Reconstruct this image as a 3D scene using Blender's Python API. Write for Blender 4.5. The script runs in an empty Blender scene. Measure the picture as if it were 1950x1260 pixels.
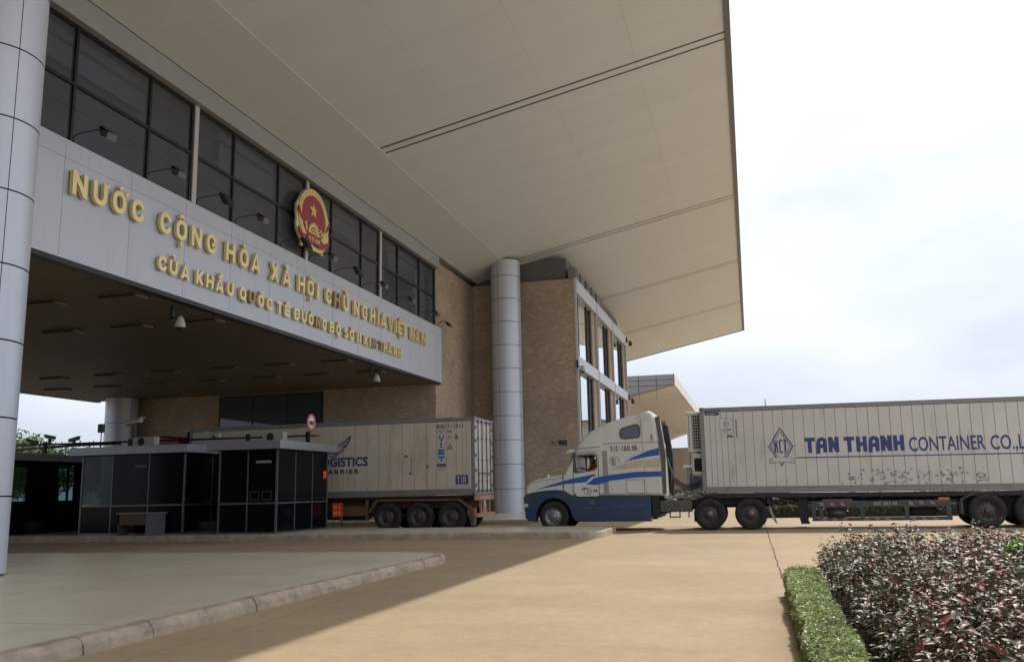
import bpy, math, random
import numpy as np
from mathutils import Vector, Matrix
random.seed(7); rng = np.random.default_rng(7)
S = bpy.context.scene
COL = S.collection
R = math.radians
# ------------------------------------------------------------------ camera
cam = bpy.data.cameras.new('camera'); camo = bpy.data.objects.new('camera', cam); COL.objects.link(camo)
cam.sensor_width = 36; cam.lens = 36*1692.8/1950; cam.clip_end = 3000; cam.clip_start = .05
r_ = Vector((0.96626781, 0.25671538, -0.02058496)); u_ = Vector((0.06483444, -0.16512039, 0.98414011)); f_ = Vector((-0.2492449, 0.95227752, 0.17619452))
M4 = Matrix((r_, u_, -f_)).transposed().to_4x4(); M4.translation = (0, 0, 1.45)
camo.matrix_world = M4
S.camera = camo
# ------------------------------------------------------------------ sky and sun
SUN = Vector((.277, .56, 1)).normalized()
el = math.asin(SUN.z); az = math.atan2(SUN.x, SUN.y)
w = bpy.data.worlds.new('World'); S.world = w; w.use_nodes = True
nt = w.node_tree; bg = nt.nodes['Background']
sky = nt.nodes.new('ShaderNodeTexSky'); sky.sky_type = 'NISHITA'; sky.sun_disc = False
sky.sun_elevation = el; sky.sun_rotation = az; sky.dust_density = 4; sky.air_density = 1.2; sky.ozone_density = 1.5
mx = nt.nodes.new('ShaderNodeMix'); mx.data_type = 'RGBA'; mx.inputs[0]  .default_value = .85
tc = nt.nodes.new('ShaderNodeTexCoord'); mp = nt.nodes.new('ShaderNodeMapping'); mp.inputs['Scale'].default_value = (1, 1, 2.6)
nz = nt.nodes.new('ShaderNodeTexNoise'); nz.inputs['Scale'].default_value = 3.2; nz.inputs['Detail'].default_value = 5; nz.inputs['Roughness'].default_value = .5
rp = nt.nodes.new('ShaderNodeValToRGB')
rp.color_ramp.elements[0].position = .35; rp.color_ramp.elements[0].color = (8.1, 8.5, 9.3, 1)
rp.color_ramp.elements[1].position = .62; rp.color_ramp.elements[1].color = (10.3, 10.5, 10.9, 1)
nt.links.new(tc.outputs['Generated'], mp.inputs[0]); nt.links.new(mp.outputs[0], nz.inputs['Vector']); nt.links.new(nz.outputs[0], rp.inputs[0])
sx = nt.nodes.new('ShaderNodeSeparateXYZ'); nt.links.new(tc.outputs['Generated'], sx.inputs[0])
hr = nt.nodes.new('ShaderNodeValToRGB'); hr.color_ramp.elements[0].position = .0; hr.color_ramp.elements[0].color = (.60, .635, .70, 1); hr.color_ramp.elements[1].position = .50; hr.color_ramp.elements[1].color = (.99, .99, 1.0, 1)
nt.links.new(sx.outputs[2], hr.inputs[0]); mm = nt.nodes.new('ShaderNodeMix'); mm.data_type = 'RGBA'; mm.blend_type = 'MULTIPLY'; mm.inputs[0].default_value = 1
nt.links.new(rp.outputs[0], mm.inputs[6]); nt.links.new(hr.outputs[0], mm.inputs[7])
nt.links.new(sky.outputs[0], mx.inputs[6]); nt.links.new(mm.outputs[2], mx.inputs[7]); nt.links.new(mx.outputs[2], bg.inputs[0])
bg.inputs[1].default_value = .105
sl = bpy.data.lights.new('sun', 'SUN'); sl.energy = 2.9; sl.angle = R(.6); sl.color = (1, .95, .87)
so = bpy.data.objects.new('sun', sl); COL.objects.link(so); so.rotation_euler = SUN.to_track_quat('Z', 'Y').to_euler()
S.view_settings.view_transform = 'Standard'; S.view_settings.look = 'None'; S.view_settings.exposure = 0.38; S.view_settings.gamma = 1
S.cycles.max_bounces = 8; S.cycles.diffuse_bounces = 5; S.cycles.caustics_reflective = False; S.cycles.caustics_refractive = False

# ------------------------------------------------------------------ materials
MATS = {}
def mat(name, col, rough=.6, metal=0., var=.0, vscale=2., bump=0., bscale=40., dirt=None, spec=.5, stretch=(1, 1, 1), dcol=(.12, .09, .06), dscale=1.5, dpos=(.5, .7), emit=0):
    """principled surface with noise colour variation, fine bump and optional stain patches"""
    if name in MATS: return MATS[name]
    m = bpy.data.materials.new(name); m.use_nodes = True; n = m.node_tree; p = n.nodes['Principled BSDF']
    p.inputs['Roughness'].default_value = rough; p.inputs['Metallic'].default_value = metal; p.inputs['Specular IOR Level'].default_value = spec
    p.inputs['Base Color'].default_value = (*col, 1)
    if emit:
        p.inputs['Emission Color'].default_value = (*col, 1); p.inputs['Emission Strength'].default_value = emit
    t = n.nodes.new('ShaderNodeTexCoord'); mpn = n.nodes.new('ShaderNodeMapping'); mpn.inputs['Scale'].default_value = stretch
    n.links.new(t.outputs['Object'], mpn.inputs[0])
    last = None
    if var:
        a = n.nodes.new('ShaderNodeTexNoise'); a.inputs['Scale'].default_value = vscale; a.inputs['Detail'].default_value = 6; a.inputs['Roughness'].default_value = .62
        n.links.new(mpn.outputs[0], a.inputs['Vector'])
        r = n.nodes.new('ShaderNodeValToRGB')
        r.color_ramp.elements[0].position = .3; r.color_ramp.elements[0].color = (*[max(0, c*(1-var)) for c in col], 1)
        r.color_ramp.elements[1].position = .7; r.color_ramp.elements[1].color = (*[min(1, c*(1+var)) for c in col], 1)
        n.links.new(a.outputs[0], r.inputs[0]); last = r.outputs[0]
    if dirt:
        a = n.nodes.new('ShaderNodeTexNoise'); a.inputs['Scale'].default_value = dscale; a.inputs['Detail'].default_value = 8; a.inputs['Roughness'].default_value = .7
        mp2 = n.nodes.new('ShaderNodeMapping'); mp2.inputs['Scale'].default_value = dirt; n.links.new(t.outputs['Object'], mp2.inputs[0]); n.links.new(mp2.outputs[0], a.inputs['Vector'])
        r = n.nodes.new('ShaderNodeValToRGB'); r.color_ramp.elements[0].position = dpos[0]; r.color_ramp.elements[0].color = (0, 0, 0, 1); r.color_ramp.elements[1].position = dpos[1]; r.color_ramp.elements[1].color = (.75, .75, .75, 1)
        n.links.new(a.outputs[0], r.inputs[0])
        x = n.nodes.new('ShaderNodeMix'); x.data_type = 'RGBA'; n.links.new(r.outputs[0], x.inputs[0])
        if last: n.links.new(last, x.inputs[6])
        else: x.inputs[6].default_value = (*col, 1)
        x.inputs[7].default_value = (*dcol, 1); last = x.outputs[2]
    if last: n.links.new(last, p.inputs['Base Color'])
    if bump:
        b = n.nodes.new('ShaderNodeTexNoise'); b.inputs['Scale'].default_value = bscale; b.inputs['Detail'].default_value = 4
        n.links.new(mpn.outputs[0], b.inputs['Vector'])
        bb = n.nodes.new('ShaderNodeBump'); bb.inputs['Strength'].default_value = bump; bb.inputs['Distance'].default_value = .02
        n.links.new(b.outputs[0], bb.inputs['Height']); n.links.new(bb.outputs[0], p.inputs['Normal'])
    MATS[name] = m; return m

def brick_mat(name, axis, c1, c2, mortar):
    m = bpy.data.materials.new(name); m.use_nodes = True; n = m.node_tree; p = n.nodes['Principled BSDF']; p.inputs['Roughness'].default_value = .85
    t = n.nodes.new('ShaderNodeTexCoord'); s = n.nodes.new('ShaderNodeSeparateXYZ'); c = n.nodes.new('ShaderNodeCombineXYZ')
    n.links.new(t.outputs['Object'], s.inputs[0]); n.links.new(s.outputs[axis], c.inputs[0]); n.links.new(s.outputs[2], c.inputs[1])
    b = n.nodes.new('ShaderNodeTexBrick'); b.inputs['Scale'].default_value = 1; b.inputs['Brick Width'].default_value = .26; b.inputs['Row Height'].default_value = .085; b.inputs['Mortar Size'].default_value = .010
    b.inputs['Color1'].default_value = (*c1, 1); b.inputs['Color2'].default_value = (*c2, 1); b.inputs['Mortar'].default_value = (*mortar, 1); b.inputs['Bias'].default_value = -.55
    n.links.new(c.outputs[0], b.inputs['Vector'])
    a = n.nodes.new('ShaderNodeTexNoise'); a.inputs['Scale'].default_value = .5; a.inputs['Detail'].default_value = 4; n.links.new(t.outputs['Object'], a.inputs['Vector'])
    r = n.nodes.new('ShaderNodeValToRGB'); r.color_ramp.elements[0].position = .3; r.color_ramp.elements[0].color = (.82, .82, .82, 1); r.color_ramp.elements[1].position = .7; r.color_ramp.elements[1].color = (1.1, 1.08, 1.05, 1)
    n.links.new(a.outputs[0], r.inputs[0])
    x = n.nodes.new('ShaderNodeMix'); x.data_type = 'RGBA'; x.blend_type = 'MULTIPLY'; x.inputs[0].default_value = 1
    n.links.new(b.outputs[0], x.inputs[6]); n.links.new(r.outputs[0], x.inputs[7]); n.links.new(x.outputs[2], p.inputs['Base Color'])
    bp = n.nodes.new('ShaderNodeBump'); bp.inputs['Strength'].default_value = .5; bp.inputs['Distance'].default_value = .01; bp.invert = True
    n.links.new(b.outputs['Fac'], bp.inputs['Height']); n.links.new(bp.outputs[0], p.inputs['Normal'])
    return m
BR = ((.36, .285, .215), (.64, .54, .43), (.42, .345, .27))
BRX = brick_mat('brick across', 0, *BR); BRY = brick_mat('brick along', 1, *BR)

def ground_mat():
    m = bpy.data.materials.new('dusty concrete road'); m.use_nodes = True; n = m.node_tree; p = n.nodes['Principled BSDF']; p.inputs['Roughness'].default_value = .8; p.inputs['Specular IOR Level'].default_value = .35
    t = n.nodes.new('ShaderNodeTexCoord')
    def noise(sc, stretch, d=6, ro=.6):
        mp_ = n.nodes.new('ShaderNodeMapping'); mp_.inputs['Scale'].default_value = stretch; n.links.new(t.outputs['Object'], mp_.inputs[0])
        a = n.nodes.new('ShaderNodeTexNoise'); a.inputs['Scale'].default_value = sc; a.inputs['Detail'].default_value = d; a.inputs['Roughness'].default_value = ro; n.links.new(mp_.outputs[0], a.inputs['Vector']); return a.outputs[0]
    def ramp(src, p0, c0, p1, c1):
        r = n.nodes.new('ShaderNodeValToRGB'); r.color_ramp.elements[0].position = p0; r.color_ramp.elements[0].color = (*c0, 1); r.color_ramp.elements[1].position = p1; r.color_ramp.elements[1].color = (*c1, 1); n.links.new(src, r.inputs[0]); return r.outputs[0]
    def mix(f, a, b, mode='MIX'):
        x = n.nodes.new('ShaderNodeMix'); x.data_type = 'RGBA'; x.blend_type = mode
        if isinstance(f, float): x.inputs[0].default_value = f
        else: n.links.new(f, x.inputs[0])
        n.links.new(a, x.inputs[6])
        if isinstance(b, tuple): x.inputs[7].default_value = (*b, 1)
        else: n.links.new(b, x.inputs[7])
        return x.outputs[2]
    base = ramp(noise(.34, (.8, 1.1, 1), 12, .74), .30, (.30, .222, .138), .70, (.415, .318, .205))
    fine = ramp(noise(6, (1, 1.1, 1), 12, .8), .3, (.80, .79, .77), .7, (1.12, 1.12, 1.11))
    c = mix(1.0, base, fine, 'MULTIPLY')
    st = ramp(noise(1.0, (.12, 1.1, 1), 7, .72), .50, (0, 0, 0), .72, (.38, .38, .38))      # tyre streaks along the lanes
    c = mix(st, c, (.27, .20, .14))
    pale = ramp(noise(.7, (.6, 1.0, 1), 9, .75), .58, (0, 0, 0), .75, (.4, .4, .4))
    c = mix(pale, c, (.43, .35, .26))
    spots = ramp(noise(1.9, (1, 1, 1), 10, .8), .60, (0, 0, 0), .70, (.6, .6, .6))
    c = mix(spots, c, (.22, .16, .11))
    # slab joints: wobbling lines along y and along x
    s = n.nodes.new('ShaderNodeSeparateXYZ'); n.links.new(t.outputs['Object'], s.inputs[0])
    def joint(axis, off, per, wid):
        wob = noise(.9, (1, 1, 1), 7, .75)
        a = n.nodes.new('ShaderNodeMath'); a.operation = 'MULTIPLY_ADD'; a.inputs[1].default_value = .16; n.links.new(wob, a.inputs[0]); n.links.new(s.outputs[axis], a.inputs[2])
        b = n.nodes.new('ShaderNodeMath'); b.operation = 'SUBTRACT'; n.links.new(a.outputs[0], b.inputs[0]); b.inputs[1].default_value = off+.08
        q = n.nodes.new('ShaderNodeMath'); q.operation = 'PINGPONG'; q.inputs[1].default_value = per/2; n.links.new(b.outputs[0], q.inputs[0])
        l = n.nodes.new('ShaderNodeMath'); l.operation = 'LESS_THAN'; l.inputs[1].default_value = wid; n.links.new(q.outputs[0], l.inputs[0]); return l.outputs[0]
    c = mix(joint(0, .38, 12.0, .016), c, (.10, .065, .04))
    c = mix(joint(1, 25.3, 4.6, .010), c, (.21, .15, .10))
    c = mix(joint(0, -5.6, 12.0, .008), c, (.20, .14, .10))
    oil = ramp(noise(.8, (1, .8, 1), 12, .82), .60, (0, 0, 0), .70, (.5, .5, .5))
    c = mix(oil, c, (.20, .145, .095))
    n.links.new(c, p.inputs['Base Color'])
    bb = n.nodes.new('ShaderNodeBump'); bb.inputs['Strength'].default_value = .35; bb.inputs['Distance'].default_value = .01
    n.links.new(noise(35, (1, 1, 1), 6, .7), bb.inputs['Height']); n.links.new(bb.outputs[0], p.inputs['Normal'])
    return m

def leaf_mat(name, rough, trans=.15):
    m = bpy.data.materials.new(name); m.use_nodes = True; n = m.node_tree; p = n.nodes['Principled BSDF']
    a = n.nodes.new('ShaderNodeAttribute'); a.attribute_name = 'leafcol'; n.links.new(a.outputs['Color'], p.inputs['Base Color'])
    p.inputs['Roughness'].default_value = rough; p.inputs['Specular IOR Level'].default_value = .6
    tr = n.nodes.new('ShaderNodeBsdfTranslucent'); n.links.new(a.outputs['Color'], tr.inputs[0]); ms = n.nodes.new('ShaderNodeMixShader'); ms.inputs[0].default_value = trans
    o = n.nodes['Material Output']; n.links.new(p.outputs[0], ms.inputs[1]); n.links.new(tr.outputs[0], ms.inputs[2]); n.links.new(ms.outputs[0], o.inputs[0]); return m

def glass_mat(name, tint, see=0., rough=.03, tc_=(.55, .68, .68)):
    m = bpy.data.materials.new(name); m.use_nodes = True; n = m.node_tree; p = n.nodes['Principled BSDF']
    p.inputs['Base Color'].default_value = (*tint, 1); p.inputs['Roughness'].default_value = rough; p.inputs['Specular IOR Level'].default_value = .6
    if see:
        tr = n.nodes.new('ShaderNodeBsdfTransparent'); tr.inputs[0].default_value = (*tc_, 1); ms = n.nodes.new('ShaderNodeMixShader'); ms.inputs[0].default_value = see
        o = n.nodes['Material Output']; n.links.new(p.outputs[0], ms.inputs[1]); n.links.new(tr.outputs[0], ms.inputs[2]); n.links.new(ms.outputs[0], o.inputs[0])
    return m
ALU = mat('silver cladding', (.53, .58, .67), .45, .15, .025, .6, dirt=(1, 1, .12), dcol=(.38, .41, .47), dscale=2.2, dpos=(.55, .85))
COLM = mat('column cladding', (.54, .60, .70), .40, .25, .02, .8, dirt=(2, 2, .1), dcol=(.42, .47, .55), dscale=2, dpos=(.55, .85))
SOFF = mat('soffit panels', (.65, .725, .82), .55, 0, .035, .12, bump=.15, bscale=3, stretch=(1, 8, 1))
SOFFI = mat('ribbed soffit strips', (.52, .56, .60), .6, 0, .05, 1.5, stretch=(.2, 8, 1), bump=.4, bscale=3)
HEAD = mat('grey header', (.32, .33, .35), .5, .1, .05, 1)
DARK = mat('dark gap', (.015, .015, .017), .8)
DGREY = mat('dark grey metal', (.06, .062, .068), .5, .3, .2, 4)
CEIL = mat('gateway ceiling boards', (.14, .11, .08), .6, 0, .22, 1.2, stretch=(.25, 6, 1), bump=.3, bscale=4)
MULL = mat('dark mullion', (.012, .013, .016), .4, .3)
WMULL = mat('pale mullion', (.5, .51, .53), .45, .2)
CONC = mat('pavement tiles', (.66, .60, .45), .30, 0, .10, .6, bump=.2, bscale=30, dirt=(1, 1, 1), dcol=(.46, .42, .32), dscale=.9, dpos=(.5, .78))
KERB = mat('weathered kerb stone', (.38, .315, .235), .85, 0, .25, 2.5, bump=.8, bscale=12, dirt=(1, 1, 2), dcol=(.17, .125, .085), dscale=3.3, dpos=(.52, .72))
GLZ = glass_mat('tinted window glass', (.06, .07, .085)); BGLZ = glass_mat('office window glass', (.10, .115, .135), see=.45, tc_=(.58, .64, .74))
MIRR = glass_mat('mirrored window glass', (.12, .14, .16), rough=.02); MIRR.node_tree.nodes['Principled BSDF'].inputs['Metallic'].default_value = .9; MIRR.node_tree.nodes['Principled BSDF'].inputs['Base Color'].default_value = (.72, .78, .84, 1)
BGL = glass_mat('booth black glass', (.004, .005, .007), rough=.12); BGL.node_tree.nodes['Principled BSDF'].inputs['Specular IOR Level'].default_value = .12
BGLT = glass_mat('booth clear glass', (.01, .012, .014), see=.6)
GOLD = mat('polished gold', (.80, .67, .32), .33, .35, .08, 3)
GOLDS = mat('brown gold', (.42, .29, .14), .45, .6, .15, 5)  # darker brown gold for a few single letters
REDE = mat('emblem red', (.30, .025, .045), .45, 0, .06, 5)
WHITE = mat('aged white paint', (.60, .60, .58), .42, 0, .06, 1.5, dirt=(1.2, 1, .35), dcol=(.33, .27, .2), dscale=2.2, dpos=(.55, .82))
CWHITE = mat('dirty container paint', (.54, .545, .53), .5, 0, .07, .9, dirt=(1, 1, .25), dcol=(.26, .22, .17), dscale=1.6, dpos=(.56, .82), bump=.15, bscale=6)
CWHITE2 = mat('dusty container paint', (.53, .49, .42), .55, 0, .07, .9, dirt=(1, 1, .25), dcol=(.24, .19, .13), dscale=1.3, dpos=(.52, .8), bump=.15, bscale=6)
FRAMEC = mat('container frame grey', (.22, .225, .24), .5, .2, .12, 2, dirt=(1, 1, 1), dcol=(.14, .1, .07), dscale=2, dpos=(.5, .75))
BLUE = mat('deep blue paint', (.016, .045, .115), .3, .1, .2, 3, dirt=(.5, 1, 2), dcol=(.055, .055, .055), dscale=3, dpos=(.46, .72))
BLUES = mat('livery blue', (.012, .09, .36), .4)
BEIGE = mat('livery beige', (.50, .42, .33), .45, 0, .1, 3)
NAVY = mat('navy lettering', (.03, .045, .19), .5)
BLACKL = mat('black lettering', (.015, .015, .02), .5)
CYAN = mat('blue lettering', (.02, .16, .48), .5)
REDL = mat('red lettering', (.45, .04, .04), .5)
RUBBER = mat('dusty rubber', (.022, .021, .022), .85, 0, .25, 4, bump=.4, bscale=30)
RIMM = mat('worn steel rim', (.10, .09, .085), .55, .5, .3, 8)
RIMA = mat('alloy rim', (.30, .30, .31), .4, .7, .2, 8)
CHAS = mat('greasy chassis black', (.02, .022, .026), .6, .2, .3, 5)
ORA = mat('faded orange chassis', (.17, .09, .055), .65, .1, .3, 3, dirt=(1, 1, 1), dcol=(.08, .05, .035), dscale=3, dpos=(.45, .7))
TEAL = mat('grey green guard paint', (.055, .068, .072), .6, .1, .2, 4)
SILV = mat('crumpled silver film', (.6, .6, .62), .25, .6, .1, 6)
REDT = mat('crimson cab paint', (.16, .012, .03), .3, 0, .1, 3)
REDS = mat('red sign face', (.62, .04, .03), .5)
YEL = mat('yellow sign paint', (.8, .38, .05), .5)
SIGNW = mat('white sign face', (.72, .72, .72), .5)
SIGNR = mat('pinkish red sign ring', (.62, .10, .11), .5)
SKIN = mat('skin', (.32, .17, .11), .6)
SHIRT = mat('orange brown shirt', (.25, .09, .04), .8)
CAMG = mat('camera housing', (.42, .42, .40), .45, 0, .06, 5)
FLOODM = mat('floodlight metal', (.10, .10, .10), .4, .5, .1, 8)
ACM = mat('air conditioner casing', (.36, .345, .30), .5, 0, .06, 4)
FARB = mat('far gateway soffit', (.56, .575, .60), .6, 0, .03, .3)
FARG = mat('far grey cladding', (.25, .25, .26), .5, .1, .05, .5)
FARW = mat('far canopy edge', (.62, .63, .62), .5, .1, .05, .5)
WALLF = mat('far wall tiles', (.40, .34, .29), .7, 0, .05, .5)
SKYG = mat('pale blue glazing', (.35, .55, .65), .2)
EARTH = mat('bed soil', (.06, .042, .03), .9, 0, .3, 3, bump=.8, bscale=12)
BARK = mat('bark', (.09, .065, .045), .9, 0, .2, 6, bump=.6, bscale=10)
WOOD = mat('worn desk wood', (.09, .055, .032), .6, 0, .15, 3)
LEAFG = leaf_mat('gloss shrub leaves', .47, .10); LEAFG.node_tree.nodes['Principled BSDF'].inputs['Specular IOR Level'].default_value = .8; LEAFM = leaf_mat('hedge leaves', .42, .35); LEAFT = leaf_mat('tree leaves', .55, .3)

# ------------------------------------------------------------------ mesh helper
class MB:
    def __init__(s, o=(0, 0, 0)): s.v = []; s.f = []; s.o = Vector(o); s.sm = []
    def add(s, vs, fs, smooth=False):
        b = len(s.v); s.v += [tuple(Vector(q)-s.o) for q in vs]; s.f += [tuple(i+b for i in q) for q in fs]; s.sm += [smooth]*len(fs); return s
    def box(s, x0, x1, y0, y1, z0, z1):
        x0, x1 = min(x0, x1), max(x0, x1); y0, y1 = min(y0, y1), max(y0, y1); z0, z1 = min(z0, z1), max(z0, z1)
        return s.add([(x0, y0, z0), (x1, y0, z0), (x1, y1, z0), (x0, y1, z0), (x0, y0, z1), (x1, y0, z1), (x1, y1, z1), (x0, y1, z1)],
                     [(0, 3, 2, 1), (4, 5, 6, 7), (0, 1, 5, 4), (1, 2, 6, 5), (2, 3, 7, 6), (3, 0, 4, 7)])
    def bbox(s, x0, x1, y0, y1, z0, z1, b=.02):
        """box with chamfered edges"""
        x0, x1 = min(x0, x1), max(x0, x1); y0, y1 = min(y0, y1), max(y0, y1); z0, z1 = min(z0, z1), max(z0, z1)
        import bmesh
        bm = bmesh.new(); bmesh.ops.create_cube(bm, size=1)
        for v in bm.verts: v.co = Vector(((x0+x1)/2+v.co.x*(x1-x0), (y0+y1)/2+v.co.y*(y1-y0), (z0+z1)/2+v.co.z*(z1-z0)))
        bmesh.ops.bevel(bm, geom=bm.edges[:], offset=b, segments=2, profile=.5, affect='EDGES')
        bm.verts.index_update(); s.add([v.co for v in bm.verts], [[v.index for v in f.verts] for f in bm.faces]); bm.free(); return s
    def prism(s, pts, axis, a, b, inset=0., depth=0., smooth=False):
        """2-D outline pts extruded along axis from a to b; optional rounding (inset over depth) on both ends"""
        def P(p, t): return {0: (t, p[0], p[1]), 1: (p[0], t, p[1]), 2: (p[0], p[1], t)}[axis]
        n = len(pts); ar = sum(pts[i][0]*pts[(i+1) % n][1]-pts[(i+1) % n][0]*pts[i][1] for i in range(n))
        if ar < 0: pts = pts[::-1]
        def ins(d):
            if d == 0: return pts
            out = []
            for i in range(n):
                p0, p1, p2 = Vector(pts[i-1]), Vector(pts[i]), Vector(pts[(i+1) % n])
                e1 = (p1-p0).normalized() if (p1-p0).length > 1e-6 else Vector((1, 0)); e2 = (p2-p1).normalized() if (p2-p1).length > 1e-6 else e1
                n1 = Vector((-e1.y, e1.x)); n2 = Vector((-e2.y, e2.x)); m = n1+n2
                m = m.normalized() if m.length > 1e-4 else n1
                k = min(1.6, 1/max(.3, m.dot(n1))); q = p1+m*d*k; out.append((q.x, q.y))
            return out
        rings = [(a, inset), (a+depth*.3, inset*.35), (a+depth, 0), (b-depth, 0), (b-depth*.3, inset*.35), (b, inset)] if inset else [(a, 0), (b, 0)]
        vs = []
        for t, d in rings: vs += [P(p, t) for p in ins(d)]
        fs = []
        for k in range(len(rings)-1):
            for i in range(n): fs.append((k*n+i, k*n+(i+1) % n, (k+1)*n+(i+1) % n, (k+1)*n+i))
        s.add(vs, fs, smooth)
        e = (len(rings)-1)*n
        base = len(s.v)-len(vs)
        s.f += [tuple(base+i for i in range(n-1, -1, -1)), tuple(base+e+i for i in range(n))]; s.sm += [False, False]
        return s
    def tube(s, pts, r, seg=8, smooth=True, cap=True):
        pts = [Vector(p) for p in pts]; rs = r if isinstance(r, (list, tuple)) else [r]*len(pts); vs = []; fs = []; prev = None
        for i, p in enumerate(pts):
            d = (pts[min(i+1, len(pts)-1)]-pts[max(i-1, 0)]).normalized()
            if prev is None: a = d.orthogonal().normalized()
            else: a = (prev-d*prev.dot(d)); a = a.normalized() if a.length > 1e-4 else d.orthogonal().normalized()
            prev = a; b = d.cross(a)
            vs += [p+(a*math.cos(2*math.pi*k/seg)+b*math.sin(2*math.pi*k/seg))*rs[i] for k in range(seg)]
        for i in range(len(pts)-1):
            for k in range(seg): fs.append((i*seg+k, i*seg+(k+1) % seg, (i+1)*seg+(k+1) % seg, (i+1)*seg+k))
        if cap: fs += [tuple(range(seg-1, -1, -1)), tuple((len(pts)-1)*seg+k for k in range(seg))]
        return s.add(vs, fs, smooth)
    def lathe(s, prof, c, axis=2, seg=32, smooth=True, a0=0, a1=2*math.pi):
        """prof: (radius, height) pairs round an axis through c"""
        full = abs(a1-a0-2*math.pi) < 1e-6; n = seg if full else seg+1; vs = []; fs = []
        for r, h in prof:
            for k in range(n):
                t = a0+(a1-a0)*k/seg; x, y = r*math.cos(t), r*math.sin(t)
                q = {2: (x, y, h), 1: (x, h, y), 0: (h, x, y)}[axis]; vs.append((c[0]+q[0], c[1]+q[1], c[2]+q[2]))
        for i in range(len(prof)-1):
            for k in range(seg): fs.append((i*n+k, i*n+(k+1) % n, (i+1)*n+(k+1) % n, (i+1)*n+k))
        return s.add(vs, fs, smooth)
    def ball(s, c, r, seg=12, sc=(1, 1, 1), zmin=-1):
        rings = seg//2; vs = []; fs = []
        for i in range(rings+1):
            t = math.pi*i/rings
            for k in range(seg):
                a = 2*math.pi*k/seg; z = max(zmin, math.cos(t)); rr = math.sin(t)
                vs.append((c[0]+r*sc[0]*rr*math.cos(a), c[1]+r*sc[1]*rr*math.sin(a), c[2]+r*sc[2]*z))
        for i in range(rings):
            for k in range(seg): fs.append((i*seg+k, i*seg+(k+1) % seg, (i+1)*seg+(k+1) % seg, (i+1)*seg+k))
        return s.add(vs, fs, True)
    def build(s, name, m, parent=None, rot=None):
        me = bpy.data.meshes.new(name); me.from_pydata(s.v, [], s.f); me.polygons.foreach_set('use_smooth', s.sm)
        me.validate(); me.materials.append(m); me.update()
        o = bpy.data.objects.new(name, me); COL.objects.link(o)
        if parent: o.parent = parent
        else: o.location = s.o
        return o
def clean_normals(o):
    import bmesh
    bm = bmesh.new(); bm.from_mesh(o.data); bmesh.ops.remove_doubles(bm, verts=bm.verts, dist=1e-4); bmesh.ops.recalc_face_normals(bm, faces=bm.faces); bm.to_mesh(o.data); bm.free(); return o
def tag(o, label, cat, group=None, kind=None):
    if label: o['label'] = label
    if cat: o['category'] = cat
    if group: o['group'] = group
    if kind: o['kind'] = kind
    return o
def thing(name, loc, label, cat, group=None, rot=(0, 0, 0)):
    o = bpy.data.objects.new(name, None); o.empty_display_size = .2; COL.objects.link(o); o.location = loc; o.rotation_euler = rot
    return tag(o, label, cat, group)
def struct(o): o['kind'] = 'structure'; return o
def dup(root, loc, label=None, rot=None, group=None):
    def cp(o, par):
        c = o.copy(); COL.objects.link(c); c.parent = par
        for ch in [q for q in bpy.data.objects if q.parent == o]: cp(ch, c)
        return c
    c = cp(root, None); c.location = loc
    if rot is not None: c.rotation_euler = rot
    if label: c['label'] = label
    if group: c['group'] = group
    return c

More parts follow.
